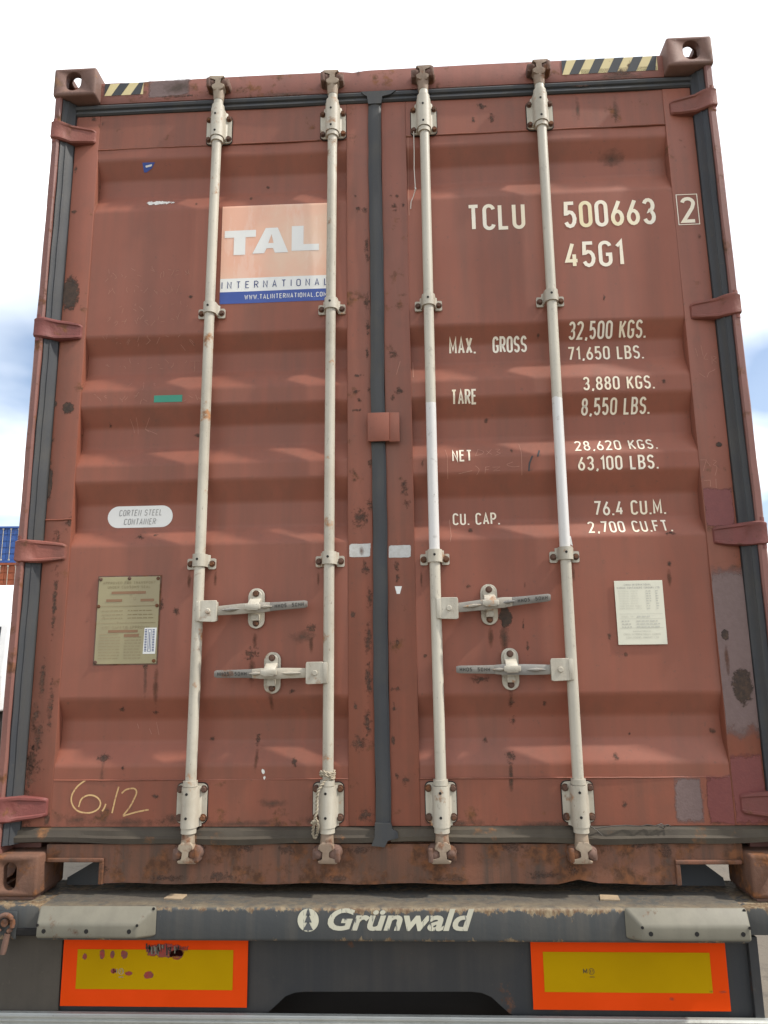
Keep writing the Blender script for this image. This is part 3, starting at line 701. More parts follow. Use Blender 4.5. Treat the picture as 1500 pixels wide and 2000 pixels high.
# hinges
def hinge(s, z, D, mt='hinge'):
    st = [(1.216, .004, .030, .040), (1.200, .000, .034, .039), (1.184, .004, .034, .038), (1.168, .014, .034, .036), (1.150, .028, .033, .060), (1.10, .040, .028, .060), (1.078, .044, .025, .060), (1.070, .050, .022, .060), (1.066, .0575, .020, .060)]
    bm = bmesh.new(); rings = []
    for x, yf, hz, yb in st:
        j = lambda: random.uniform(-.0012, .0012)
        rim = .0045 if 1.075 < x < 1.175 else .001
        rings.append([bm.verts.new((s*x, y, z+q)) for y, q in ((yf+.006, hz+.004+j()), (yf, hz+j()), (yf+j()*.6, hz*.80), (yf+rim, hz*.68), (yf+rim, -hz*.68), (yf+j()*.6, -hz*.80), (yf, -hz+j()), (yf+.006, -hz-.004+j()), (max(yb, yf+.012), -hz-.003), (max(yb, yf+.012), hz+.003))])
    n = len(rings[0])
    for a, b in zip(rings, rings[1:]):
        for k in range(n): bm.faces.new((a[k], a[(k+1) % n], b[(k+1) % n], b[k]))
    bm.faces.new(rings[0]); bm.faces.new(rings[-1][::-1])
    tube(bm, [(s*1.203, .020, z-.050), (s*1.203, .020, z+.050)], .0125, 12)
    finish('hinge', bm, M[mt], D, 35)
for z, q in ((2.638, 'hinge'), (1.849, 'maroon'), (1.056, 'hinge'), (.246, 'maroon')): hinge(-1, z, DL, q)
for z, q in ((2.644, 'hinge'), (1.847, 'hinge'), (1.066, 'maroon'), (.250, 'maroon')): hinge(1, z, DR, q)
# crossbar weld on the left stile
bm = bmesh.new(); x0, z0 = P(84, 1016, .058); x1, z1 = P(140, 1014, .058); tube(bm, [(x0+.01, .057, z0), ((x0+x1)/2, .056, z0-.001), (x1, .057, z1)], .0032, 6); finish('weld_bead', bm, M['redframe'], DL, 60)

# ------------------------------------------------------------------ lettering, stickers, plates
def letters(parent, s, xl, xr, yt, yb, name, mats=None, mis=None, t=.155, off=.0010, Y=.064, gap=.13, mt='letter', shear=0, only=None):
    x0, x1, z0, z1 = tpx(s, xl, xr, yt, yb, Y); bm = bmesh.new()
    text(bm, s, x0, x1, z0, z1, t, gap, 0, shear, mis, only); lay(bm, off)
    return finish(name, bm, [M[q] for q in mats] if mats else M[mt], parent, 'keep')
letters(DR, 'TCLU', 912.5, 1025, 399, 450, 'owner_code')
letters(DR, '500663', 1100, 1279, 391.5, 443.5, 'serial_number', ('letter', 'letter2'), [0, 1, 0, 1, 1, 0])
letters(DR, '45G1', 1103, 1217, 472, 522.5, 'size_code', ('letter', 'letter2'), [1, 0, 0, 0])
letters(DR, '2', 1329, 1359, 385, 435.5, 'check_digit', Y=.058)
x0, x1, z0, z1 = tpx('', 1323, 1363.5, 380, 438.5, .058); bm = bmesh.new(); ribbon(bm, [(x0, z0), (x1, z0), (x1, z1), (x0, z1)], .0028, True); lay(bm, .001); finish('check_digit_frame', bm, M['letter'], DR, 'keep')
TH = .155
for s, a, b, c, d in (('MAX.', 878, 930, 654, 684), ('GROSS', 964, 1031, 651.5, 681.5), ('32,500 KGS.', 1112, 1265, 626, 655), ('71,650 LBS.', 1112, 1263, 668, 695), ('TARE', 881.5, 931, 761, 789), ('3,880 KGS.', 1137.5, 1278, 735, 761.5),
                      ('8,550 LBS.', 1137.5, 1273, 775, 804.5), ('NET', 883, 922, 877.5, 902), ('28,620 KGS.', 1123, 1285, 856, 878.5), ('63,100 LBS.', 1128, 1285, 890, 918), ('CU.', 885, 917.5, 998.5, 1023), ('CAP.', 930, 978, 997.5, 1022),
                      ('76.4 CU.M.', 1164, 1306.5, 973, 1002), ('2,700 CU.FT.', 1150, 1315, 1014, 1039)):
    k = s.find(' ')                                                            # one mesh for each word
    for rg in (((0, k), (k+1, len(s))) if k > 0 else (None,)): letters(DR, s, a, b, c, d, 'weight_lettering', t=TH, only=rg)
# orange square sticker
TL = P(434, 404, .062); BRt = P(637.5, 586.5, .062); sx0, sx1, sz1, sz0 = TL[0]+.002, BRt[0]+.010, TL[1], BRt[1]
H = sz1-sz0; zw1 = sz0+H*.252; zb1 = sz0+H*.118
def sheet(parent, x0, x1, z0, z1, mt, name, off=.0008, n=6):
    bm = bmesh.new()
    for i in range(n):
        a = x0+(x1-x0)*i/n; b = x0+(x1-x0)*(i+1)/n; poly(bm, [(a, z0), (b, z0), (b, z1), (a, z1)])
    lay(bm, off); return finish(name, bm, M[mt], parent, 'keep')
sheet(DL, sx0, sx1, zw1, sz1, 'peach', 'orange_sticker'); sheet(DL, sx0, sx1, zb1, zw1, 'stickwhite', 'white_sticker_band'); sheet(DL, sx0, sx1, sz0, zb1, 'stickblue', 'blue_sticker_band')
bm = bmesh.new()
def tq(u, v): return sx0+(u-275)/(1045-275)*(sx1-sx0), sz1-(v-82)/(776-82)*H
for pg in ([(297, 262), (522, 262), (522, 312), (448, 312), (448, 437), (365, 437), (365, 312), (297, 312)],
           [(500, 432), (592, 252), (678, 252), (755, 432), (660, 432), (646, 398), (600, 398), (584, 432)], [(778, 246), (862, 246), (862, 378), (972, 378), (972, 424), (778, 424)]):
    if len(pg) == 8 and pg[0][0] == 500:
        for q in ([(500, 432), (592, 252), (630, 252), (633, 298), (612, 362), (600, 398), (584, 432)], [(630, 252), (678, 252), (755, 432), (660, 432), (646, 398), (650, 362), (633, 298)], [(600, 398), (612, 362), (650, 362), (646, 398)]): poly(bm, [tq(*p) for p in q])
    else: poly(bm, [tq(*p) for p in pg])
lay(bm, .0016); bmesh.ops.triangulate(bm, faces=bm.faces); finish('sticker_lettering', bm, M['stickwhite'], DL, 'keep')
bm = bmesh.new(); text(bm, 'INTERNATIONAL', sx0+.005, sx1-.004, zb1+.012, zw1-.012, .13, .52); lay(bm, .0016); finish('sticker_lettering', bm, M['navy'], DL, 'keep')
bm = bmesh.new(); text(bm, 'WWW.TALINTERNATIONAL.COM', tq(450, 0)[0], sx1-.008, sz0+H*.036, sz0+H*.084, .16, .16); lay(bm, .0016); finish('sticker_lettering', bm, M['stickwhite'], DL, 'keep')
# oval sticker
x0, x1, z0, z1 = tpx('', 205, 333, 985.5, 1028, .075); bm = bmesh.new(); poly(bm, rrect(x0, x1, z0, z1, (z1-z0)*.499, 8)); bmesh.ops.triangulate(bm, faces=bm.faces); lay(bm, .0008); finish('oval_sticker', bm, M['stickwhite'], DL, 'keep')
bm = bmesh.new(); w = x1-x0; h = z1-z0
text(bm, 'CORTEN STEEL', x0+w*.17, x0+w*.83, z0+h*.54, z0+h*.83, .14, .14, 0, .12); text(bm, 'CONTAINER', x0+w*.25, x0+w*.74, z0+h*.13, z0+h*.42, .14, .14, 0, .12); lay(bm, .0016); finish('oval_sticker_lettering', bm, M['greyprint'], DL, 'keep')
# approval plate (left), riveted on
x0, x1, z0, z1 = tpx('', 190, 310, 1127, 1296.5, .062); bm = bmesh.new(); box(bm, x0-.004, x1+.004, .0585, .0605, z0-.004, z1+.004); PL = finish('plate_backing', bm, M['rustiron'], DL)
bm = bmesh.new(); box(bm, x0, x1, .0565, .0584, z0, z1, .0006, 1); finish('approval_plate', bm, M['csc'], DL)
w = x1-x0; h = z1-z0; YPL = .0565
bm = bmesh.new()
text(bm, 'APPROVED FOR TRANSPORT', x0+w*.07, x0+w*.93, z0+h*.915, z0+h*.945, .15, .16); text(bm, 'UNDER CUSTOMS SEAL', x0+w*.15, x0+w*.85, z0+h*.865, z0+h*.895, .15, .16); text(bm, 'CSC SAFETY APPROVAL', x0+w*.10, x0+w*.88, z0+h*.395, z0+h*.43, .15, .16)
rr = random.Random(3)
def bars(bm, xa, xb, z, hh, words):
    x = xa
    while x < xb-.004:
        l = rr.uniform(.006, .018)*words
        poly(bm, [(x, z), (min(x+l, xb), z), (min(x+l, xb), z+hh), (x, z+hh)]); x += l+.003
for v in (.60, .555, .515): bars(bm, x0+w*.08, x0+w*.42, z0+h*v, .003, 1); bars(bm, x0+w*.5, x0+w*.92, z0+h*v, .003, 1)
for k in range(9): v = .33-.034*k; bars(bm, x0+w*.06, x0+w*.40, z0+h*v, .003, 1); bars(bm, x0+w*.47, x0+w*.74, z0+h*v, .003, 1)
for v in (.655, .46): poly(bm, [(x0+w*.02, z0+h*v), (x0+w*.96, z0+h*v), (x0+w*.96, z0+h*v+.002), (x0+w*.02, z0+h*v+.002)])
lay(bm, .0006, lambda a, b: YPL, False); finish('approval_plate_lettering', bm, M['cscprint'], DL, 'keep')
bm = bmesh.new()
for a, b, v in ((.22, .78, .80), (.14, .40, .71), (.70, .92, .71), (.20, .68, .355), (.46, .70, .305)): poly(bm, [(x0+w*a, z0+h*v), (x0+w*b, z0+h*v), (x0+w*b, z0+h*(v+.03)), (x0+w*a, z0+h*(v+.03))])
lay(bm, .0008, lambda a, b: YPL, False); finish('approval_plate_stamp', bm, M['cscred'], DL, 'keep')
for a, b in ((.03, .975), (.5, .98), (.97, .975), (.02, .66), (.97, .66), (.02, .02), (.96, .03)):
    rv = bmesh.new(); tube(rv, [(x0+w*a, YPL+.001, z0+h*b), (x0+w*a, YPL-.002, z0+h*b), (x0+w*a, YPL-.0035, z0+h*b)], [.0062, .0058, .003], 10)
    finish('plate_rivet', rv, M['bolt'], DL, 40)
# inspection label on the plate
lx0, lx1, lz0, lz1 = tpx('', 280, 304, 1226, 1277, .056); bm = bmesh.new(); poly(bm, [(lx0, lz0), (lx1, lz0), (lx1+.002, lz1), (lx0+.002, lz1)]); lay(bm, .0010, lambda a, b: YPL, False); finish('inspection_label', bm, M['stickwhite'], DL, 'keep')
bm = bmesh.new()
for k in range(14):
    z = lz0+.008+(lz1-lz0-.016)*k/13
    for a, b in ((.10, .28), (.72, .90)): poly(bm, [(lx0+(lx1-lx0)*a, z), (lx0+(lx1-lx0)*b, z), (lx0+(lx1-lx0)*b, z+.0028), (lx0+(lx1-lx0)*a, z+.0028)])
ribbon(bm, [(lx0+(lx1-lx0)*.38, lz0+.008), (lx0+(lx1-lx0)*.62, lz0+.008), (lx0+(lx1-lx0)*.62, lz1-.006), (lx0+(lx1-lx0)*.38, lz1-.006)], .0014, True); ribbon(bm, [(lx0+(lx1-lx0)*.5, lz0+.014), (lx0+(lx1-lx0)*.5, lz1-.014)], .0022)
lay(bm, .0016, lambda a, b: YPL, False); finish('inspection_label_print', bm, M['navy'], DL, 'keep')
# maker's plate (right)
x0, x1, z0, z1 = tpx('', 1203, 1298, 1134, 1259, .062); bm = bmesh.new(); box(bm, x0, x1, .0585, .0600, z0, z1, .0005, 1); finish('maker_plate', bm, M['mplate'], DR)
w = x1-x0; h = z1-z0; YPL2 = .0585
bm = bmesh.new()
rows = [('EXTERNAL LENGTH', .40), ('EXTERNAL WIDTH', .38), ('EXTERNAL HEIGHT', .39), ('INTERNAL LENGTH', .40), ('INTERNAL WIDTH', .38), ('INTERNAL HEIGHT', .39), ('DOOR OPENING HEIGHT', .46), ('DOOR OPENING WIDTH', .45)]
for k, (s, a) in enumerate(rows):
    z = z0+h*(.825-.039*k); text(bm, s, x0+w*.08, x0+w*(.08+a), z, z+.0042, .16, .18); bars(bm, x0+w*.64, x0+w*.74, z, .0035, .6); bars(bm, x0+w*.84, x0+w*.91, z, .0035, .6)
text(bm, 'MODEL NO.', x0+w*.10, x0+w*.36, z0+h*.425, z0+h*.445, .16, .18); bars(bm, x0+w*.42, x0+w*.70, z0+h*.425, .0042, 1)
for k in range(3): bars(bm, x0+w*.10, x0+w*.30, z0+h*(.355-.045*k), .004, .6); bars(bm, x0+w*.40, x0+w*.88, z0+h*(.355-.045*k), .004, 1)
for v in (.475, .40, .255): poly(bm, [(x0+w*.05, z0+h*v), (x0+w*.95, z0+h*v), (x0+w*.95, z0+h*v+.0008), (x0+w*.05, z0+h*v+.0008)])
text(bm, 'MANUFACTURED BY', x0+w*.32, x0+w*.68, z0+h*.195, z0+h*.218, .16, .18); text(bm, 'CHINA INTERNATIONAL MARINE', x0+w*.12, x0+w*.88, z0+h*.145, z0+h*.175, .15, .17); text(bm, 'CONTAINERS (GROUP) LTD', x0+w*.17, x0+w*.83, z0+h*.095, z0+h*.125, .15, .17)
lay(bm, .0006, lambda a, b: YPL2, False); finish('maker_plate_lettering', bm, M['faint'], DR, 'keep')
bm = bmesh.new(); text(bm, 'CHINA INTERNATIONAL', x0+w*.20, x0+w*.76, z0+h*.92, z0+h*.952, .15, .17); text(bm, 'MARINE CONTAINERS (GROUP) LTD', x0+w*.05, x0+w*.93, z0+h*.872, z0+h*.902, .15, .17); lay(bm, .0006, lambda a, b: YPL2, False); finish('maker_plate_heading', bm, M['greyprint'], DR, 'keep')
# green tape
x0, x1, z0, z1 = tpx('', 301, 356, 772, 785.5, .062); sheet(DL, x0, x1, z0, z1, 'green', 'green_tape_strip')

# ragged stains, scraps and touch-ups, all lying on the paint
def stains(parent, name, mt, items, off, clip=None, ysf=surf, kinks=True, Y=.064, square=False):
    for cx, cy, rx_, ry_ in items:
        bm = bmesh.new(); lay_r = bm.verts.layers.float.new('rad')
        X, Z = P(cx, cy, Y); X2 = P(cx+rx_, cy, Y)[0]; Z2 = P(cx, cy-ry_, Y)[1]; a = (X2-X)*1.25; b = (Z2-Z)*1.25; n = 8
        if square: a /= 1.25; b /= 1.25
        g = []
        for i in range(n+1):
            row = []
            for j in range(n+1):
                u, v = -1+2*i/n, -1+2*j/n; x = X+a*u
                if clip: x = min(max(x, clip[0]), clip[1])
                vv = bm.verts.new((x, 0, Z+b*v)); vv[lay_r] = (max(abs(u), abs(v)) if square else math.hypot(u, v)); row.append(vv)
            g.append(row)
        for i in range(n):
            for j in range(n):
                if abs(g[i][j].co.x-g[i+1][j].co.x) > 1e-5: bm.faces.new((g[i][j], g[i+1][j], g[i+1][j+1], g[i][j+1]))
        for v in [v for v in bm.verts if not v.link_faces]: bm.verts.remove(v)
        lay(bm, off, ysf, kinks); finish(name, bm, M[mt], parent, 'keep')
SL, SC, SD, SR = (-1.147, -1.057), (-.116, -.034), (.013, .103), (1.048, 1.147)
stains(DL, 'rust_patch', 's_dark', [(138, 575, 24, 42), (135, 798, 15, 15), (107, 790, 9, 9), (98, 945, 8, 40)], .0008, SL)
stains(DL, 'rust_patch', 's_rust', [(105, 860, 7, 10), (100, 905, 6, 10), (92, 968, 9, 18), (62, 1480, 26, 50), (75, 1440, 18, 60), (52, 1560, 20, 40), (100, 1380, 10, 90), (108, 1180, 8, 120), (112, 1060, 12, 40), (138, 1020, 12, 26), (95, 1600, 14, 20), (150, 335, 6, 16), (145, 415, 10, 6), (185, 235, 8, 8), (60, 1500, 40, 60), (45, 1600, 30, 26), (85, 1330, 10, 60), (70, 1400, 16, 40)], .0007, SL)
stains(DL, 'rust_patch', 's_rust', [(716, 480, 8, 22), (718, 500, 7, 20), (716, 590, 11, 24), (719, 640, 8, 26), (718, 690, 6, 20), (700, 735, 16, 5), (697, 765, 12, 8), (722, 762, 9, 12), (702, 782, 9, 8), (697, 802, 18, 5),
    (704, 1012, 24, 30), (722, 985, 12, 18), (724, 905, 8, 15), (714, 1110, 12, 22), (722, 1170, 8, 40), (720, 1250, 12, 60), (720, 1330, 11, 60), (718, 1410, 12, 50), (704, 1450, 24, 26), (714, 1592, 26, 24), (695, 1380, 6, 14), (700, 410, 10, 10), (712, 412, 10, 8), (690, 1200, 8, 12), (694, 385, 5, 6)], .0007, SC)
stains(DR, 'rust_patch', 's_rust', [(780, 765, 18, 9), (768, 778, 12, 9), (790, 955, 12, 26), (795, 985, 12, 12), (775, 1108, 10, 16), (776, 1128, 7, 14), (776, 1255, 5, 12), (772, 1345, 16, 7), (770, 1382, 6, 18), (768, 1445, 8, 14), (792, 1522, 10, 20), (776, 1515, 6, 12), (770, 405, 9, 9), (775, 385, 6, 6), (788, 402, 6, 8), (762, 384, 6, 6), (768, 695, 16, 14), (772, 412, 8, 6)], .0007, SD)
stains(DL, 'rust_patch', 's_rust', [(490, 1276, 24, 18), (608, 1226, 15, 16), (270, 1047, 12, 9), (300, 1043, 7, 5), (345, 1195, 9, 14), (385, 845, 22, 7), (210, 827, 6, 6), (570, 1350, 12, 9), (500, 1445, 8, 20), (575, 1490, 9, 18), (530, 1350, 20, 4), (382, 395, 5, 6), (425, 395, 7, 5), (488, 382, 5, 5), (520, 355, 6, 5), (372, 580, 9, 5), (235, 1385, 10, 10), (300, 1392, 10, 6), (410, 1445, 10, 8), (200, 1482, 22, 14), (240, 1500, 6, 8), (305, 1555, 14, 8), (285, 1300, 9, 12), (315, 1180, 8, 16)], .0007, (-1.05, -.122))
stains(DL, 'grime_patch', 's_dirt', [(150, 1600, 60, 20), (340, 1600, 50, 20), (535, 1568, 46, 14), (250, 1606, 120, 14), (480, 1608, 150, 12), (620, 1600, 60, 18), (200, 1510, 7, 36), (285, 1330, 6, 50), (590, 1245, 40, 20), (200, 243, 8, 8)], .0006, (-1.05, -.122))
stains(DR, 'rust_patch', 's_dark', [(988, 1206, 16, 26)], .0008, (.11, 1.04))
stains(DR, 'rust_patch', 's_rust', [(935, 1326, 32, 14), (998, 1478, 18, 18), (1205, 1480, 10, 14), (950, 1448, 10, 10), (1065, 1376, 7, 12), (1000, 1372, 10, 9), (1022, 1222, 4, 22), (1030, 1265, 5, 24), (1190, 1242, 7, 12), (1222, 1278, 6, 12), (1308, 1041, 18, 6), (1307, 1100, 8, 14), (920, 1034, 9, 9), (952, 816, 7, 9), (1180, 582, 5, 9), (1296, 744, 7, 7), (1235, 1435, 6, 6), (1005, 1408, 12, 12), (915, 1146, 8, 7), (830, 1280, 9, 8), (825, 905, 6, 14), (1000, 880, 5, 8), (1400, 1430, 10, 10), (1190, 1655, 6, 4), (1220, 1570, 10, 10), (1053, 650, 4, 6), (1025, 1140, 4, 14), (940, 208, 14, 10), (960, 232, 10, 14), (925, 235, 5, 14)], .0007, (.11, 1.04))
stains(DR, 'grime_patch', 's_dirt', [(850, 1600, 40, 20), (985, 1245, 16, 40), (998, 1515, 8, 40), (900, 1608, 90, 12), (1080, 1610, 150, 12), (1128, 215, 7, 34), (1202, 215, 9, 36), (1200, 300, 40, 24), (1312, 300, 10, 60), (860, 1400, 12, 50)], .0006, (.11, 1.04))
stains(DR, 'primer_patch', 's_grey', [(1440, 1268, 70, 205)], .0005, SR, square=True, Y=.058)
stains(DR, 'primer_patch', 's_grey', [(1344, 1562, 34, 56)], .0005, (.11, 1.04), square=True)
stains(DR, 'touched_up_patch', 's_maroon', [(1412, 1562, 38, 58)], .0009, (.11, 1.046), square=True)
stains(DR, 'touched_up_patch', 's_maroon', [(1404, 992, 36, 46)], .0010, SR, square=True, Y=.058)
stains(DR, 'touched_up_patch', 's_maroon', [(1462, 1540, 40, 82)], .0011, SR, square=True, Y=.058)
stains(DR, 'rust_patch', 's_dark', [(1450, 1340, 26, 46), (1404, 868, 8, 7), (1416, 1240, 10, 14)], .0013, SR, Y=.058)
stains(DR, 'rust_run', 's_run', [(1420, 1290, 6, 50), (1366, 463, 6, 8)], .0012, SR, Y=.058)
stains(DL, 'rust_run', 's_run', [(305, 1340, 8, 60), (492, 1310, 10, 36), (608, 1260, 6, 26), (500, 1480, 6, 40)], .0005, (-1.05, -.122))
stains(DR, 'rust_run', 's_run', [(998, 1520, 7, 40), (985, 1260, 12, 50), (1307, 1130, 6, 24)], .0005, (.11, 1.04))
stains(DL, 'rust_run', 's_run', [(352, 1640, 6, 30), (395, 1625, 5, 22), (370, 1135, 5, 24), (421, 1130, 5, 26), (622, 1130, 4, 22), (498, 1250, 8, 26), (529, 1372, 8, 24)], .0005, (-1.05, -.122))
stains(DR, 'rust_run', 's_run', [(958, 1245, 8, 30), (998, 1365, 8, 26), (823, 1130, 4, 24), (1120, 1120, 5, 26)], .0005, (.11, 1.04))
stains(DL, 'torn_paper_scrap', 's_white', [(308, 392, 32, 6), (515, 1508, 5, 7), (517, 1518, 3, 6)], .0012, (-1.05, -.122))
x0, z0 = P(288, 322); bm = bmesh.new(); poly(bm, [(x0-.022, z0+.014), (x0+.026, z0+.014), (x0+.012, z0-.004), (x0-.010, z0-.016), (x0-.020, z0-.016)]); lay(bm, .001); finish('torn_blue_scrap', bm, M['stickblue'], DL, 'keep')
bm = bmesh.new(); poly(bm, [(x0-.012, z0+.004), (x0+.014, z0+.008), (x0+.012, z0+.002), (x0-.010, z0-.002)]); lay(bm, .0016); finish('torn_white_scrap', bm, M['stickwhite'], DL, 'keep')
stains(DL, 'silver_tape_scrap', 's_foil', [(703, 1075, 22, 14)], .0014, SC, square=True, Y=.058)
stains(DR, 'silver_tape_scrap', 's_foil', [(781, 1077, 23, 13)], .0014, SD, square=True, Y=.058)
stains(DL, 'rust_run', 's_run', [(706, 1076, 7, 16)], .0020, SC, Y=.058)
bm = bmesh.new(); poly(bm, [P(771, 1145, .058), P(785, 1145, .058), P(781, 1160, .058), P(775, 1160, .058)]); lay(bm, .0012); finish('white_label_scrap', bm, M['stickwhite'], DR, 'keep')
bm = bmesh.new(); poly(bm, [P(1112, 1046), P(1115, 1047), P(1119, 1066), P(1112, 1062)]); lay(bm, .0012); finish('white_label_scrap', bm, M['stickwhite'], DR, 'keep')
stains(HEADER, 'primer_patch', 's_grey', [(330, 172, 52, 21)], .0006, None, lambda a, b: .050, False, .05, True)
stains(HEADER, 'grime_patch', 's_dirt', [(345, 172, 50, 24), (1210, 150, 60, 14), (560, 184, 80, 6), (900, 172, 80, 6), (700, 140, 8, 14)], .0008, None, lambda a, b: .050, False, .05)
stains(HEADER, 'rust_patch', 's_rust', [(420, 172, 26, 20), (648, 165, 26, 22), (1050, 145, 26, 22), (825, 160, 26, 22), (1215, 142, 40, 10), (1230, 128, 8, 12), (1140, 166, 40, 6), (350, 188, 60, 4), (560, 190, 60, 4)], .0010, None, lambda a, b: .050, False, .05)
stains(SILL, 'rust_patch', 's_rust', [(200, 1700, 20, 20), (330, 1715, 60, 10), (430, 1712, 50, 16), (660, 1715, 40, 10), (880, 1717, 60, 8), (1060, 1708, 50, 14), (1120, 1700, 20, 16), (380, 1655, 40, 14), (480, 1655, 40, 14), (560, 1660, 30, 14), (700, 1660, 40, 12), (1000, 1655, 40, 14), (1250, 1650, 50, 12), (1300, 1660, 20, 30), (640, 1675, 34, 18), (868, 1672, 36, 20), (1142, 1670, 36, 22), (365, 1675, 34, 20)], .0010, None, lambda a, b: .050, False, .05)
# chalk
def chalk(parent, strokes, w, mt, name, off=.0012, org=None, sc=1.):
    bm = bmesh.new()
    for st in strokes:
        pts = [P(org[0]+p[0]*sc, org[1]+p[1]*sc) if org else P(*p) for p in st]
        ribbon(bm, pts, w)
    lay(bm, off); finish(name, bm, M[mt], parent, 'keep')
def smooth(pts, n=6):
    out = []
    q = [pts[0]]+list(pts)+[pts[-1]]
    for i in range(1, len(q)-2):
        for k in range(n):
            t = k/n; a, b, c, d = q[i-1], q[i], q[i+1], q[i+2]
            out.append(tuple(.5*(2*b[j]+(c[j]-a[j])*t+(2*a[j]-5*b[j]+4*c[j]-d[j])*t*t+(3*b[j]-a[j]-3*c[j]+d[j])*t**3) for j in (0, 1)))
    return out+[pts[-1]]
Z4 = lambda L: [(60+x*.24, 1300+y*.24) for x, y in L]
chalk(DL, [smooth(Z4([(450, 930), (380, 985), (335, 1060), (340, 1130), (390, 1185), (480, 1198), (550, 1165), (568, 1110), (530, 1065), (470, 1055), (415, 1085), (390, 1150)])), smooth(Z4([(612, 1125), (598, 1160), (582, 1185)])), smooth(Z4([(718, 985), (690, 1080), (662, 1200)])),
           smooth(Z4([(740, 1040), (780, 1008), (840, 1000), (862, 1030), (840, 1090), (800, 1160), (755, 1218), (780, 1215), (860, 1192), (960, 1172)]))], .0048, 'chalky', 'chalk_number')
rs = random.Random(11)
def scribble(x, y, w, h, n):
    out = []
    for k in range(n):
        cx = x+w*(k+.5)/n+rs.uniform(-2, 2)
        for _ in range(rs.choice((1, 2, 2, 3))):
            a = (cx+rs.uniform(-6, 6), y+rs.uniform(-h/2, h/2)); b = (a[0]+rs.uniform(-9, 9), a[1]+rs.uniform(-h*.8, h*.8))
            out.append([a, ((a[0]+b[0])/2+rs.uniform(-2, 2), (a[1]+b[1])/2), b])
    return out
S_ = []
for y, xa, xb, n in ((538, 205, 245, 3), (533, 255, 375, 7), (567, 200, 235, 2), (563, 245, 345, 6), (598, 230, 380, 8), (624, 200, 350, 8), (663, 200, 375, 9), (705, 195, 380, 9), (746, 250, 310, 3), (778, 185, 290, 6), (776, 362, 388, 2)): S_ += scribble(xa, y, xb-xa, 14, n)
chalk(DL, S_, .0011, 'chalk', 'chalk_scribble')
chalk(DL, [[(262, 812), (262, 842)], [(288, 812), (276, 832), (300, 842)], [(276, 832), (284, 838)], [(250, 815), (255, 840)], [(365, 697), (385, 697)], [(374, 697), (374, 716)], [(350, 555), (344, 572)], [(260, 1415), (263, 1425)], [(298, 1412), (303, 1438)], [(284, 1425), (288, 1436)]], .0012, 'chalk', 'chalk_scribble')
Z7 = lambda L: [(660+x*.2933, 700+y*.2933) for x, y in L]
chalk(DR, [Z7([(715, 600), (728, 650), (732, 800)]), Z7([(1210, 560), (1222, 620), (1226, 775)]), Z7([(935, 600), (915, 650)]), smooth(Z7([(930, 600), (970, 615), (960, 635), (915, 650)])), Z7([(990, 610), (1025, 640)]), Z7([(1025, 600), (990, 640)]), smooth(Z7([(1050, 598), (1080, 600), (1060, 618), (1082, 630), (1050, 645)])),
           Z7([(805, 768), (895, 748)]), smooth(Z7([(915, 715), (940, 740), (925, 775)])), Z7([(980, 725), (1010, 720)]), Z7([(985, 722), (980, 765)]), Z7([(980, 742), (1005, 738)]), Z7([(1030, 725), (1080, 722), (1035, 750), (1080, 745)]), smooth(Z7([(1165, 690), (1125, 708), (1165, 722), (1210, 718)])), Z7([(745, 1060), (755, 1180), (747, 1220)]), Z7([(415, 20), (390, 110)])], .0013, 'chalk', 'chalk_note')
Z8 = lambda L: [(1040+x*.3067, 500+y*.3067) for x, y in L]
chalk(DR, [Z8([(1035, 590), (1050, 640)]), Z8([(1070, 570), (1085, 640)]), smooth(Z8([(1110, 620), (1090, 655), (1115, 660)])), Z8([(1140, 640), (1142, 690)]), smooth(Z8([(1150, 640), (1168, 650), (1150, 665), (1170, 680)])), Z8([(1060, 750), (1100, 775)]), Z8([(1160, 725), (1120, 745), (1110, 775)]), Z8([(1065, 1300), (1105, 1300), (1085, 1370)]), Z8([(1110, 1310), (1130, 1340)]), smooth(Z8([(1145, 1300), (1168, 1310), (1150, 1330), (1172, 1345), (1160, 1400)])), Z8([(1090, 1432), (1130, 1428)]), Z8([(1130, 1430), (1132, 1470)]), Z8([(1165, 1420), (1168, 1480)])], .0012, 'chalk', 'chalk_mark')
chalk(DR, [[(797, 268), (797, 330), (799, 420)], [(806, 700), (807, 735)]], .002, 'chalk', 'scraped_edge')
chalk(DR, [[(1040, 890), (1034, 905), (1033, 920)], [(1054, 878), (1050, 892)]], .005, 'rubber', 'scuff_mark')

# ------------------------------------------------------------------ loose things on the doors
def thing(name, bm, mt, label, cat, sm=50): return tag(finish(name, bm, mt, None, sm), label, cat)
def q3(px, py, Y): x, z = P(px, py, Y); return Vector((x, Y, z))
bm = bmesh.new(); xr = rx(1, .335)
path = [Vector((xr+.021*math.cos(a), YR+.021*math.sin(a), .338+.004*math.sin(2*a)+.0012*a)) for a in [R(-60+i*20) for i in range(40)]]
path += [q3(*p) for p in ((628, 1533, .006), (621, 1545, .002), (619, 1562, .004), (619, 1580, .004), (616, 1596, .003), (613, 1606, .0), (618, 1600, -.004), (621, 1612, -.002), (620, 1626, .02), (616, 1638, .024), (611, 1630, .024), (612, 1614, .01), (615, 1604, -.003), (606, 1608, .0))]
dense = []
for a, b in zip(path, path[1:]):
    n = max(1, int((b-a).length/.003)); dense += [a+(b-a)*i/n for i in range(n)]
for ph in (0, math.pi):
    pts = []
    for i, p in enumerate(dense):
        d = (dense[min(i+2, len(dense)-1)]-dense[max(i-2, 0)]).normalized(); u = d.cross(Vector((.3, 1, .2))).normalized(); v = d.cross(u)
        a = i*.9+ph; pts.append(p+(u*math.cos(a)+v*math.sin(a))*.0026)
    tube(bm, pts, .0028, 6)
thing('rope', bm, M['rope'], 'short twisted rope knotted round the lower end of a locking rod', 'rope', 60)
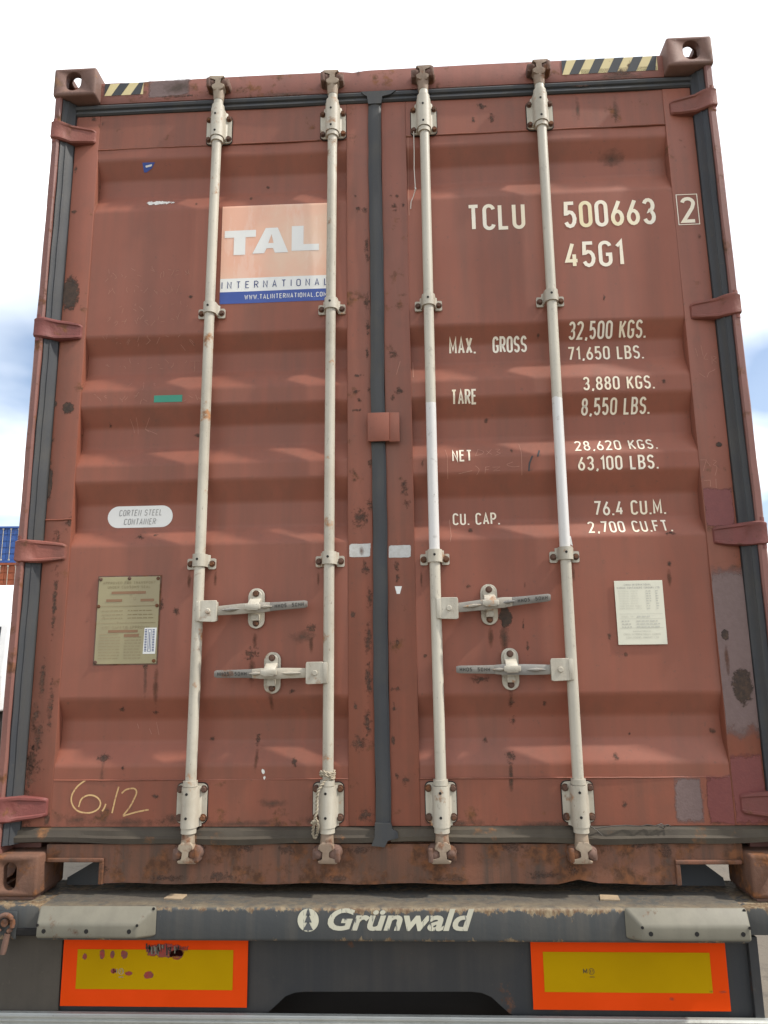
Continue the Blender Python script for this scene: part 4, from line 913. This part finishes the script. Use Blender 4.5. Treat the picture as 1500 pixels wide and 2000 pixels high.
bm = bmesh.new(); tube(bm, [q3(*p) for p in ((808, 256, .046), (809, 300, .047), (809, 330, .05), (811, 362, .054), (811, 372, .05), (808, 382, .056), (803, 394, .057), (802, 408, .058))], .0016, 6)
tube(bm, [q3(811, 366, .051), q3(812, 370, .047), q3(810, 373, .051)], .0028, 6)
thing('string', bm, M['string'], 'thin white string hanging from the upper rod bracket beside the middle seal', 'string', 60)
bm = bmesh.new(); wp = [(1150, 1612), (1160, 1618), (1175, 1616), (1200, 1613), (1225, 1612), (1250, 1614), (1265, 1611), (1280, 1613), (1292, 1609), (1300, 1614), (1296, 1618), (1285, 1614), (1305, 1611), (1311, 1615)]
tube(bm, [q3(a, b, .047-.006*(k % 2)) for k, (a, b) in enumerate(wp)], .0018, 6); tube(bm, [q3(1152, 1612, .04), q3(1166, 1622, .036), q3(1177, 1632, .034)], .0012, 6)
thing('wire', bm, M['wire'], 'bent dark wire lying along the bottom seal of the right door', 'wire', 60)

# ------------------------------------------------------------------ the trailer
TR = empty('container_trailer', (0, 1.0, GZ), 'grey container trailer with orange and yellow rear marker boards', 'trailer')
def tpart(name, bm, mt, sm=None, parent=None):
    o = finish(name, bm, mt, None, sm); o.parent = parent or TR
    if parent is None: o.matrix_parent_inverse = Matrix.Translation((0, -1.0, -GZ))
    return o
bm = bmesh.new(); box(bm, -1.017, 1.012, -.060, .10, -.097, -.006, .010, 4); BEAM = tpart('rear_beam', bm, M['beam'], 40)
bm = bmesh.new(); box(bm, -1.235, 1.235, .0, .22, -.085, -.0095, .006); box(bm, -1.235, -1.017, -.03, .0, -.085, -.012, .004); box(bm, 1.0125, 1.235, -.03, .0, -.085, -.012, .004); tpart('cross_member', bm, M['beam'], 40)
for s in (-1, 1):
    bm = bmesh.new(); box(bm, s*1.138-.07, s*1.138+.07, .01, .16, -.0095, -.0005, .002); tube(bm, [(s*1.138, .089, -.001), (s*1.138, .089, .04), (s*1.138, .089, .055)], [.028, .026, .012], 14); tpart('twistlock', bm, M['rustiron'], 40)
# buffers bolted to the beam
def pad(x0, x1, bl, br):
    bm = bmesh.new(); yb, yf = -.0602, -.098
    A = [(x0, yb, -.084), (x1, yb, -.084), (x1, yb, .0), (x0, yb, .0)]; B = [(x0+bl, yf, -.078), (x1-br, yf, -.078), (x1-br, yf, -.040), (x0+bl, yf, -.040)]
    a = [bm.verts.new(p) for p in A]; b = [bm.verts.new(p) for p in B]; bm.faces.new(a[::-1]); bm.faces.new(b)
    for k in range(4): bm.faces.new((a[k], a[(k+1) % 4], b[(k+1) % 4], b[k]))
    bmesh.ops.recalc_face_normals(bm, faces=bm.faces)
    bmesh.ops.bevel(bm, geom=[e for e in bm.edges], offset=.007, segments=4, affect='EDGES', profile=.5)
    o = tpart('buffer_pad', bm, M['pad'], 50)
    for k in range(3):
        bm = bmesh.new(); x = x0+bl+.022+(x1-x0-bl-br-.044)*k/2
        disc(bm, (x, yf+.0005, -.059), .0062, (0, -1, 0), 14, 0, .0010); o2 = finish('buffer_screw', bm, M['black'], o); 
    for x, y, z in ((x0+bl*.9+.004, yf+.004, -.043), (x1-br*.9-.004, yf+.004, -.043), (x1-.010, yb-.004, -.008)):
        bm = bmesh.new(); disc(bm, (x, y-.004, z), .004, (0, -1, 0), 10, 0, .002)
        finish('corner_screw', bm, M['black'], o)
    return o
pad(-1.010, -.660, .012, .046); pad(.668, 1.008, .040, .008)
# name on the beam
def yb_(x, z): return -.060
cu = bpy.data.curves.new('t', 'FONT'); cu.body = 'Gr\u00fcnwald'; cu.size = 1.; cu.shear = .28; cu.offset = .030; cu.space_character = 1.0; cu.resolution_u = 4
to = bpy.data.objects.new('t', cu); COL.objects.link(to); bpy.context.view_layer.update()
me = bpy.data.meshes.new_from_object(to.evaluated_get(bpy.context.evaluated_depsgraph_get())); bpy.data.objects.remove(to)
xs = [v.co.x for v in me.vertices]; ys = [v.co.y for v in me.vertices]
xa, xb = P(640, 1797, -.06)[0], P(927, 1797, -.06)[0]; za, zb = P(780, 1818, -.06)[1], P(780, 1774, -.06)[1]
for v in me.vertices:
    v.co = Vector((xa+(v.co.x-min(xs))/(max(xs)-min(xs))*(xb-xa), -.0612, za+(v.co.y-min(ys))/(max(ys)-min(ys))*(zb-za)))
bm = bmesh.new(); bm.from_mesh(me); bmesh.ops.triangulate(bm, faces=bm.faces); bm.normal_update()
for f in bm.faces:
    if f.normal.y > 0: f.normal_flip()
o = finish('beam_lettering', bm, M['trailerletter'], BEAM, 'keep')
bm = bmesh.new(); lx, lz = P(602, 1797, -.06); rL = .0305
poly(bm, [(lx+rL*math.cos(2*math.pi*k/40), lz+rL*math.sin(2*math.pi*k/40)) for k in range(40)]); bmesh.ops.triangulate(bm, faces=bm.faces); lay(bm, .0012, yb_, False); finish('tree_emblem_disc', bm, M['trailerletter'], BEAM, 'keep')
bm = bmesh.new()
for zt_, zb2, hw in ((.030, .012, .007), (.015, -.006, .0105), (-.004, -.026, .0145)): poly(bm, [(lx-hw, lz+zb2), (lx+hw, lz+zb2), (lx+.0015, lz+zt_), (lx-.0015, lz+zt_)])
poly(bm, [(lx-.0025, lz-.0295), (lx+.0025, lz-.0295), (lx+.0025, lz-.0262), (lx-.0025, lz-.0262)]); lay(bm, .0018, yb_, False); finish('tree_emblem', bm, M['logotree'], BEAM, 'keep')
# panel under the beam, with its cut-out
zbt = -.318
pts = [(-1.052, -.0975), (-1.052, zbt), (-.372, zbt), (-.345, -.306), (-.320, -.285), (-.298, -.266), (-.270, -.256), (-.24, -.2535), (.24, -.2500), (.268, -.2525), (.296, -.263), (.318, -.282), (.343, -.303), (.370, zbt), (1.050, zbt), (1.050, -.0975)]
bm = bmesh.new(); prism(bm, pts, .012, .022, 'y'); PAN = tpart('rear_panel', bm, M['darkplate'])
bm = bmesh.new(); box(bm, 1.026, 1.052, -.004, .0118, zbt, -.0975, .002); tpart('panel_edge', bm, M['darkplate'])
bm = bmesh.new(); box(bm, -1.30, -.966, .003, .0112, -.62, -.100, .003); tpart('mud_flap', bm, M['dusty'])
def board(x0, x1, z0, z1, i0, i1, name):
    bm = bmesh.new(); box(bm, x0, x1, .0, .0022, z0, z1, .0006, 1); box(bm, x0+.02, x1-.02, .0023, .0118, z0+.02, z1-.02)
    o = tpart('marker_board', bm, M['orange'])
    bm = bmesh.new(); poly(bm, [(i0, z0+.046), (i1, z0+.046), (i1, z1-.048), (i0, z1-.048)]); lay(bm, .0010, lambda a, b: .0, False); finish('yellow_field', bm, M['yellow'], o, 'keep'); return o
bdl = board(-.960, -.408, -.292, -.092, -.916, -.451, 'l'); bdr = board(.413, .962, -.290, -.092, .447, .916, 'r')
bdl['label'] = 'scraped orange and yellow marker board'
f0 = lambda a, b: .0
stains(bdl, 'scrape', 's_red', [(325, 1856, 50, 16), (345, 1864, 16, 12), (166, 1868, 5, 7), (200, 1864, 6, 11), (220, 1864, 5, 10), (243, 1864, 8, 10), (222, 1896, 7, 6), (252, 1901, 8, 5), (290, 1904, 11, 8)], .0016, None, f0, False, .0)
rc_ = random.Random(5)
for mt_, n_ in (('blackprint', 22), ('pad', 9)):
    bm = bmesh.new()
    for _ in range(n_):
        xx = rc_.uniform(286, 350); y0_ = rc_.uniform(1842, 1850); l_ = rc_.uniform(5, 24)*(1-abs(xx-318)/60)
        ribbon(bm, [P(xx, y0_, 0), P(xx+rc_.uniform(-.6, .6), y0_+l_*.5, 0), P(xx+rc_.uniform(-1, 1), y0_+l_, 0)], rc_.uniform(.0015, .005))
    lay(bm, .0021 if n_ > 10 else .0025, f0, False); tag(finish('scratches', bm, M[mt_], bdl, 'keep'), kind='stuff')
stains(bdr, 'scrape', 's_dirt', [(1312, 1951, 8, 6), (1389, 1936, 7, 5), (1412, 1937, 12, 4)], .0018, None, f0, False, .0)
for b_, cx in ((bdr, 1151), (bdl, 233)):
    bm = bmesh.new(); x, z = P(cx, 1897, 0); text(bm, 'M', x-.019, x-.005, z-.006, z+.007, .22); ribbon(bm, [(x+.006+.0075*math.cos(k*.4488), z+.0075*math.sin(k*.4488)) for k in range(14)], .0012, True); text(bm, 'E1', x+.002, x+.0105, z-.0035, z+.0035, .16); text(bm, '0098', x+.0, x+.013, z-.0165, z-.0125, .16)
    lay(bm, .0016, f0, False); finish('approval_mark', bm, M['blackprint'] if cx > 1000 else M['greyprint'], b_, 'keep')
bm = bmesh.new(); box(bm, -.75, .75, .16, .20, -.46, -.098); tpart('cutout_shade_plate', bm, M['black'])  # black sheet added behind the cut-out, its colour stands in for deep shade
# ribbed under-run bar
pr = [(-.02, -.43), (-.02, -.3145)]
pr = [(-.004, -.43)]+[(-.024 if (k//2) % 2 else -.020, -.43+.124*k/44) for k in range(45)]+[(-.018, -.3035), (-.004, -.3035)]
bm = bmesh.new(); prism(bm, pr, -1.17, 1.17, 'x'); tpart('underrun_bar', bm, M['alu'])
for s in (-.5, .5):
    bm = bmesh.new(); box(bm, s-.04, s+.04, -.0038, .16, -.42, -.330); tpart('underrun_bracket', bm, M['chassis'])
# chassis, axles, wheels
for s in (-.42, .42):
    bm = bmesh.new(); box(bm, s-.07, s+.07, .221, 11.6, -.10, -.085); box(bm, s-.07, s+.07, .221, 11.6, -.42, -.405); box(bm, s-.008, s+.008, .221, 11.6, -.405, -.10); tpart('chassis_beam', bm, M['chassis'])
for y in (.75, 2.6, 4.4, 6.2, 8.2, 10.4, 11.4):
    bm = bmesh.new(); box(bm, -1.15, 1.15, y, y+.12, -.20, -.06, .004); tpart('chassis_cross_beam', bm, M['chassis'])
for s in (-1, 1):
    bm = bmesh.new(); prism(bm, [(.23, -.10), (1.3, -.10), (1.3, -.40), (1.0, -.40)], s*.80-.01, s*.80+.01, 'x'); tpart('gusset_plate', bm, M['chassis'])
for y in (2.4, 3.7, 5.0):
    bm = bmesh.new(); tube(bm, [(-1.0, y, -.72), (1.0, y, -.72)], .06, 14); tpart('axle', bm, M['chassis'], 40)
    for s in (-1, 1):
        bm = bmesh.new(); prof = [(.28, -.17), (.42, -.185), (.485, -.17), (.5, -.14), (.5, .14), (.485, .17), (.42, .185), (.28, .17)]; rings = []
        for k in range(36):
            a = 2*math.pi*k/36; rings.append([bm.verts.new((s*1.0+w_, y+r_*math.cos(a), -.72+r_*math.sin(a))) for r_, w_ in prof])
        for k in range(36):
            for j in range(len(prof)): bm.faces.new((rings[k][j], rings[(k+1) % 36][j], rings[(k+1) % 36][(j+1) % len(prof)], rings[k][(j+1) % len(prof)]))
        wh = tpart('wheel', bm, M['tyre'], 40)
        bm = bmesh.new(); tube(bm, [(s*.9, y, -.72), (s*1.12, y, -.72)], .279, 28); tube(bm, [(s*1.12, y, -.72), (s*1.2, y, -.72)], [.12, .10], 16); finish('rim', bm, M['steel'], wh, 40).matrix_parent_inverse = Matrix.Identity(4)
        bm = bmesh.new(); sec = []
        for k in range(13):
            a = R(15+150*k/12); sec.append((y+.60*math.cos(a), -.72+.60*math.sin(a)))
        inner = [(p[0]*1., p[1]-.012) for p in sec]; prism(bm, sec+inner[::-1], s*1.0-.2, s*1.0+.2, 'x'); tpart('mudguard', bm, M['dusty'], 40)
# lashing ring at the left end of the cross member
bm = bmesh.new(); xL, zL = P(12, 1800, -.04)
box(bm, xL-.035, xL+.030, -.034, -.0305, zL-.050, zL+.028, .003); tpart('ring_bracket', bm, M['beam'], 40)
bm = bmesh.new(); tube(bm, [(xL, -.05, zL-.001), (xL, -.033, zL-.001)], .011, 16); tube(bm, [(xL+.024*math.cos(a), -.046, zL-.004+.024*math.sin(a)) for a in [R(-60+i*20) for i in range(16)]], .007, 10); tube(bm, [(xL+.010, -.046, zL-.030), (xL+.004, -.044, zL-.06), (xL+.0, -.044, zL-.085)], [.008, .009, .008], 10); tpart('lashing_ring', bm, M['rustiron'], 40)
bm = bmesh.new(); box(bm, xL+.028, xL+.095, -.034, -.0302, zL-.040, zL-.020, .003); tpart('ring_stop', bm, M['black'])
# wood slivers left on the beam
for px, nm in ((345, 'small splintered wood shim under the container sill, on the left'), (1187, 'small splintered wood shim under the container sill, on the right')):
    x, z = P(px, 1734, .03); bm = bmesh.new(); prism(bm, [(x-.030, .005), (x+.026, .0), (x+.030, .040), (x-.022, .046)], -.0062, -.001, 'z', 0, .001, 1)
    tag(finish('wood_shim', bm, M['wood']), nm, 'wood shim', 'wood shims on the trailer beam')

# ------------------------------------------------------------------ the yard beyond, at the left edge
def far_container(name, x, y, z, mt, label, rz=0., doors=True):
    e = empty(name, (x, y, z), label, 'container'); e.rotation_euler = (0, 0, rz)
    def part(nm, bm, m_): o = finish(nm, bm, m_, e); return o
    bm = bmesh.new(); prism(bm, [(1.2, 0.15)]+[(1.2, 12.0), (-1.2, 12.0)]+[(-1.2, .15)], .12, 2.55, 'z'); part('body', bm, mt)
    bm = bmesh.new()
    for s in (-1, 1):
        box(bm, s*1.14-.08, s*1.14+.08, 0, .16, 0, 2.59, .01)
    box(bm, -1.06, 1.06, .0, .14, 0, .16, .01); box(bm, -1.06, 1.06, .0, .14, 2.45, 2.59, .01); part('end_frame', bm, mt)
    for a, b in ((-1.04, -.01), (.01, 1.04)):
        bm = bmesh.new()
        for k in range(5): box(bm, a, b, .07, .12, .2+k*.45, .2+k*.45+.33, .02)
        box(bm, a, b, .10, .14, .17, 2.44); part('door', bm, mt)
    for xr_ in (-.8, -.27, .27, .8):
        bm = bmesh.new(); tube(bm, [(xr_, .04, .08), (xr_, .04, 2.52)], .022, 8); 
        for zz in (.2, 2.4): box(bm, xr_-.06, xr_+.06, .02, .07, zz-.06, zz+.06, .01)
        part('locking_rod', bm, M['cream'])
    return e
D_ = 47.
bx_ = P(13, 1045, D_)[0]
zs_ = GZ
for mt, lb, hh in ((M['bluec'], 'blue container at the bottom of the distant stack', 2.9), (M['orangec'], 'orange container second from the bottom of the distant stack', 2.9), (M['orangec'], 'rusty orange container just beneath the blue one on top of the distant stack', 2.9), (M['bluec'], 'bright blue container on top of the distant stack', 2.59)):
    e = far_container('stacked_container', bx_, D_, zs_, mt, lb, R(4)); e['group'] = 'containers stacked across the yard'; e.scale = (1, 1, (hh-.01)/2.59); zs_ += hh
# white lorry nearer by
LY = 13.
LX = P(19, 1150, LY)[0]-1.22
lor = empty('white_lorry', (LX, LY, GZ), 'white lorry with a tall box body parked beyond the trailer', 'lorry')
def lp(nm, bm, mt, sm=None): return finish(nm, bm, mt, lor, sm)
bm = bmesh.new(); box(bm, -1.25, 1.25, 2.0, 9.5, 1.05, 3.75, .05, 3); lp('box_body', bm, M['white'], 40)
bm = bmesh.new(); prism(bm, [(0, .9), (0, 1.6), (.12, 2.75), (.35, 2.95), (1.8, 2.95), (1.8, .9)], -1.22, 1.22, 'x', 0, .05, 3); lp('cab', bm, M['white'], 40)
bm = bmesh.new(); prism(bm, [(.45, 2.955), (1.75, 2.955), (1.75, 3.72), (1.35, 3.66)], -1.1, 1.1, 'x', 0, .04, 2); lp('roof_deflector', bm, M['white'], 40)
bm = bmesh.new(); prism(bm, [(-.012, 1.66), (.10, 2.66), (.13, 2.66), (.02, 1.66)], -1.05, 1.05, 'x'); lp('windscreen', bm, M['glass'])
bm = bmesh.new(); box(bm, -.5, .5, 1.6, 9.4, .75, 1.04); lp('frame', bm, M['chassis'])
for y in (.95, 6.6, 7.9):
    for s in (-1, 1):
        bm = bmesh.new(); tube(bm, [(s*.85, y, .5), (s*1.15, y, .5)], .5, 24); w_o = lp('wheel', bm, M['tyre'], 40)
        bm = bmesh.new(); tube(bm, [(s*1.12, y, .5), (s*1.17, y, .5)], [.28, .25], 18); finish('rim', bm, M['steel'], w_o, 40)
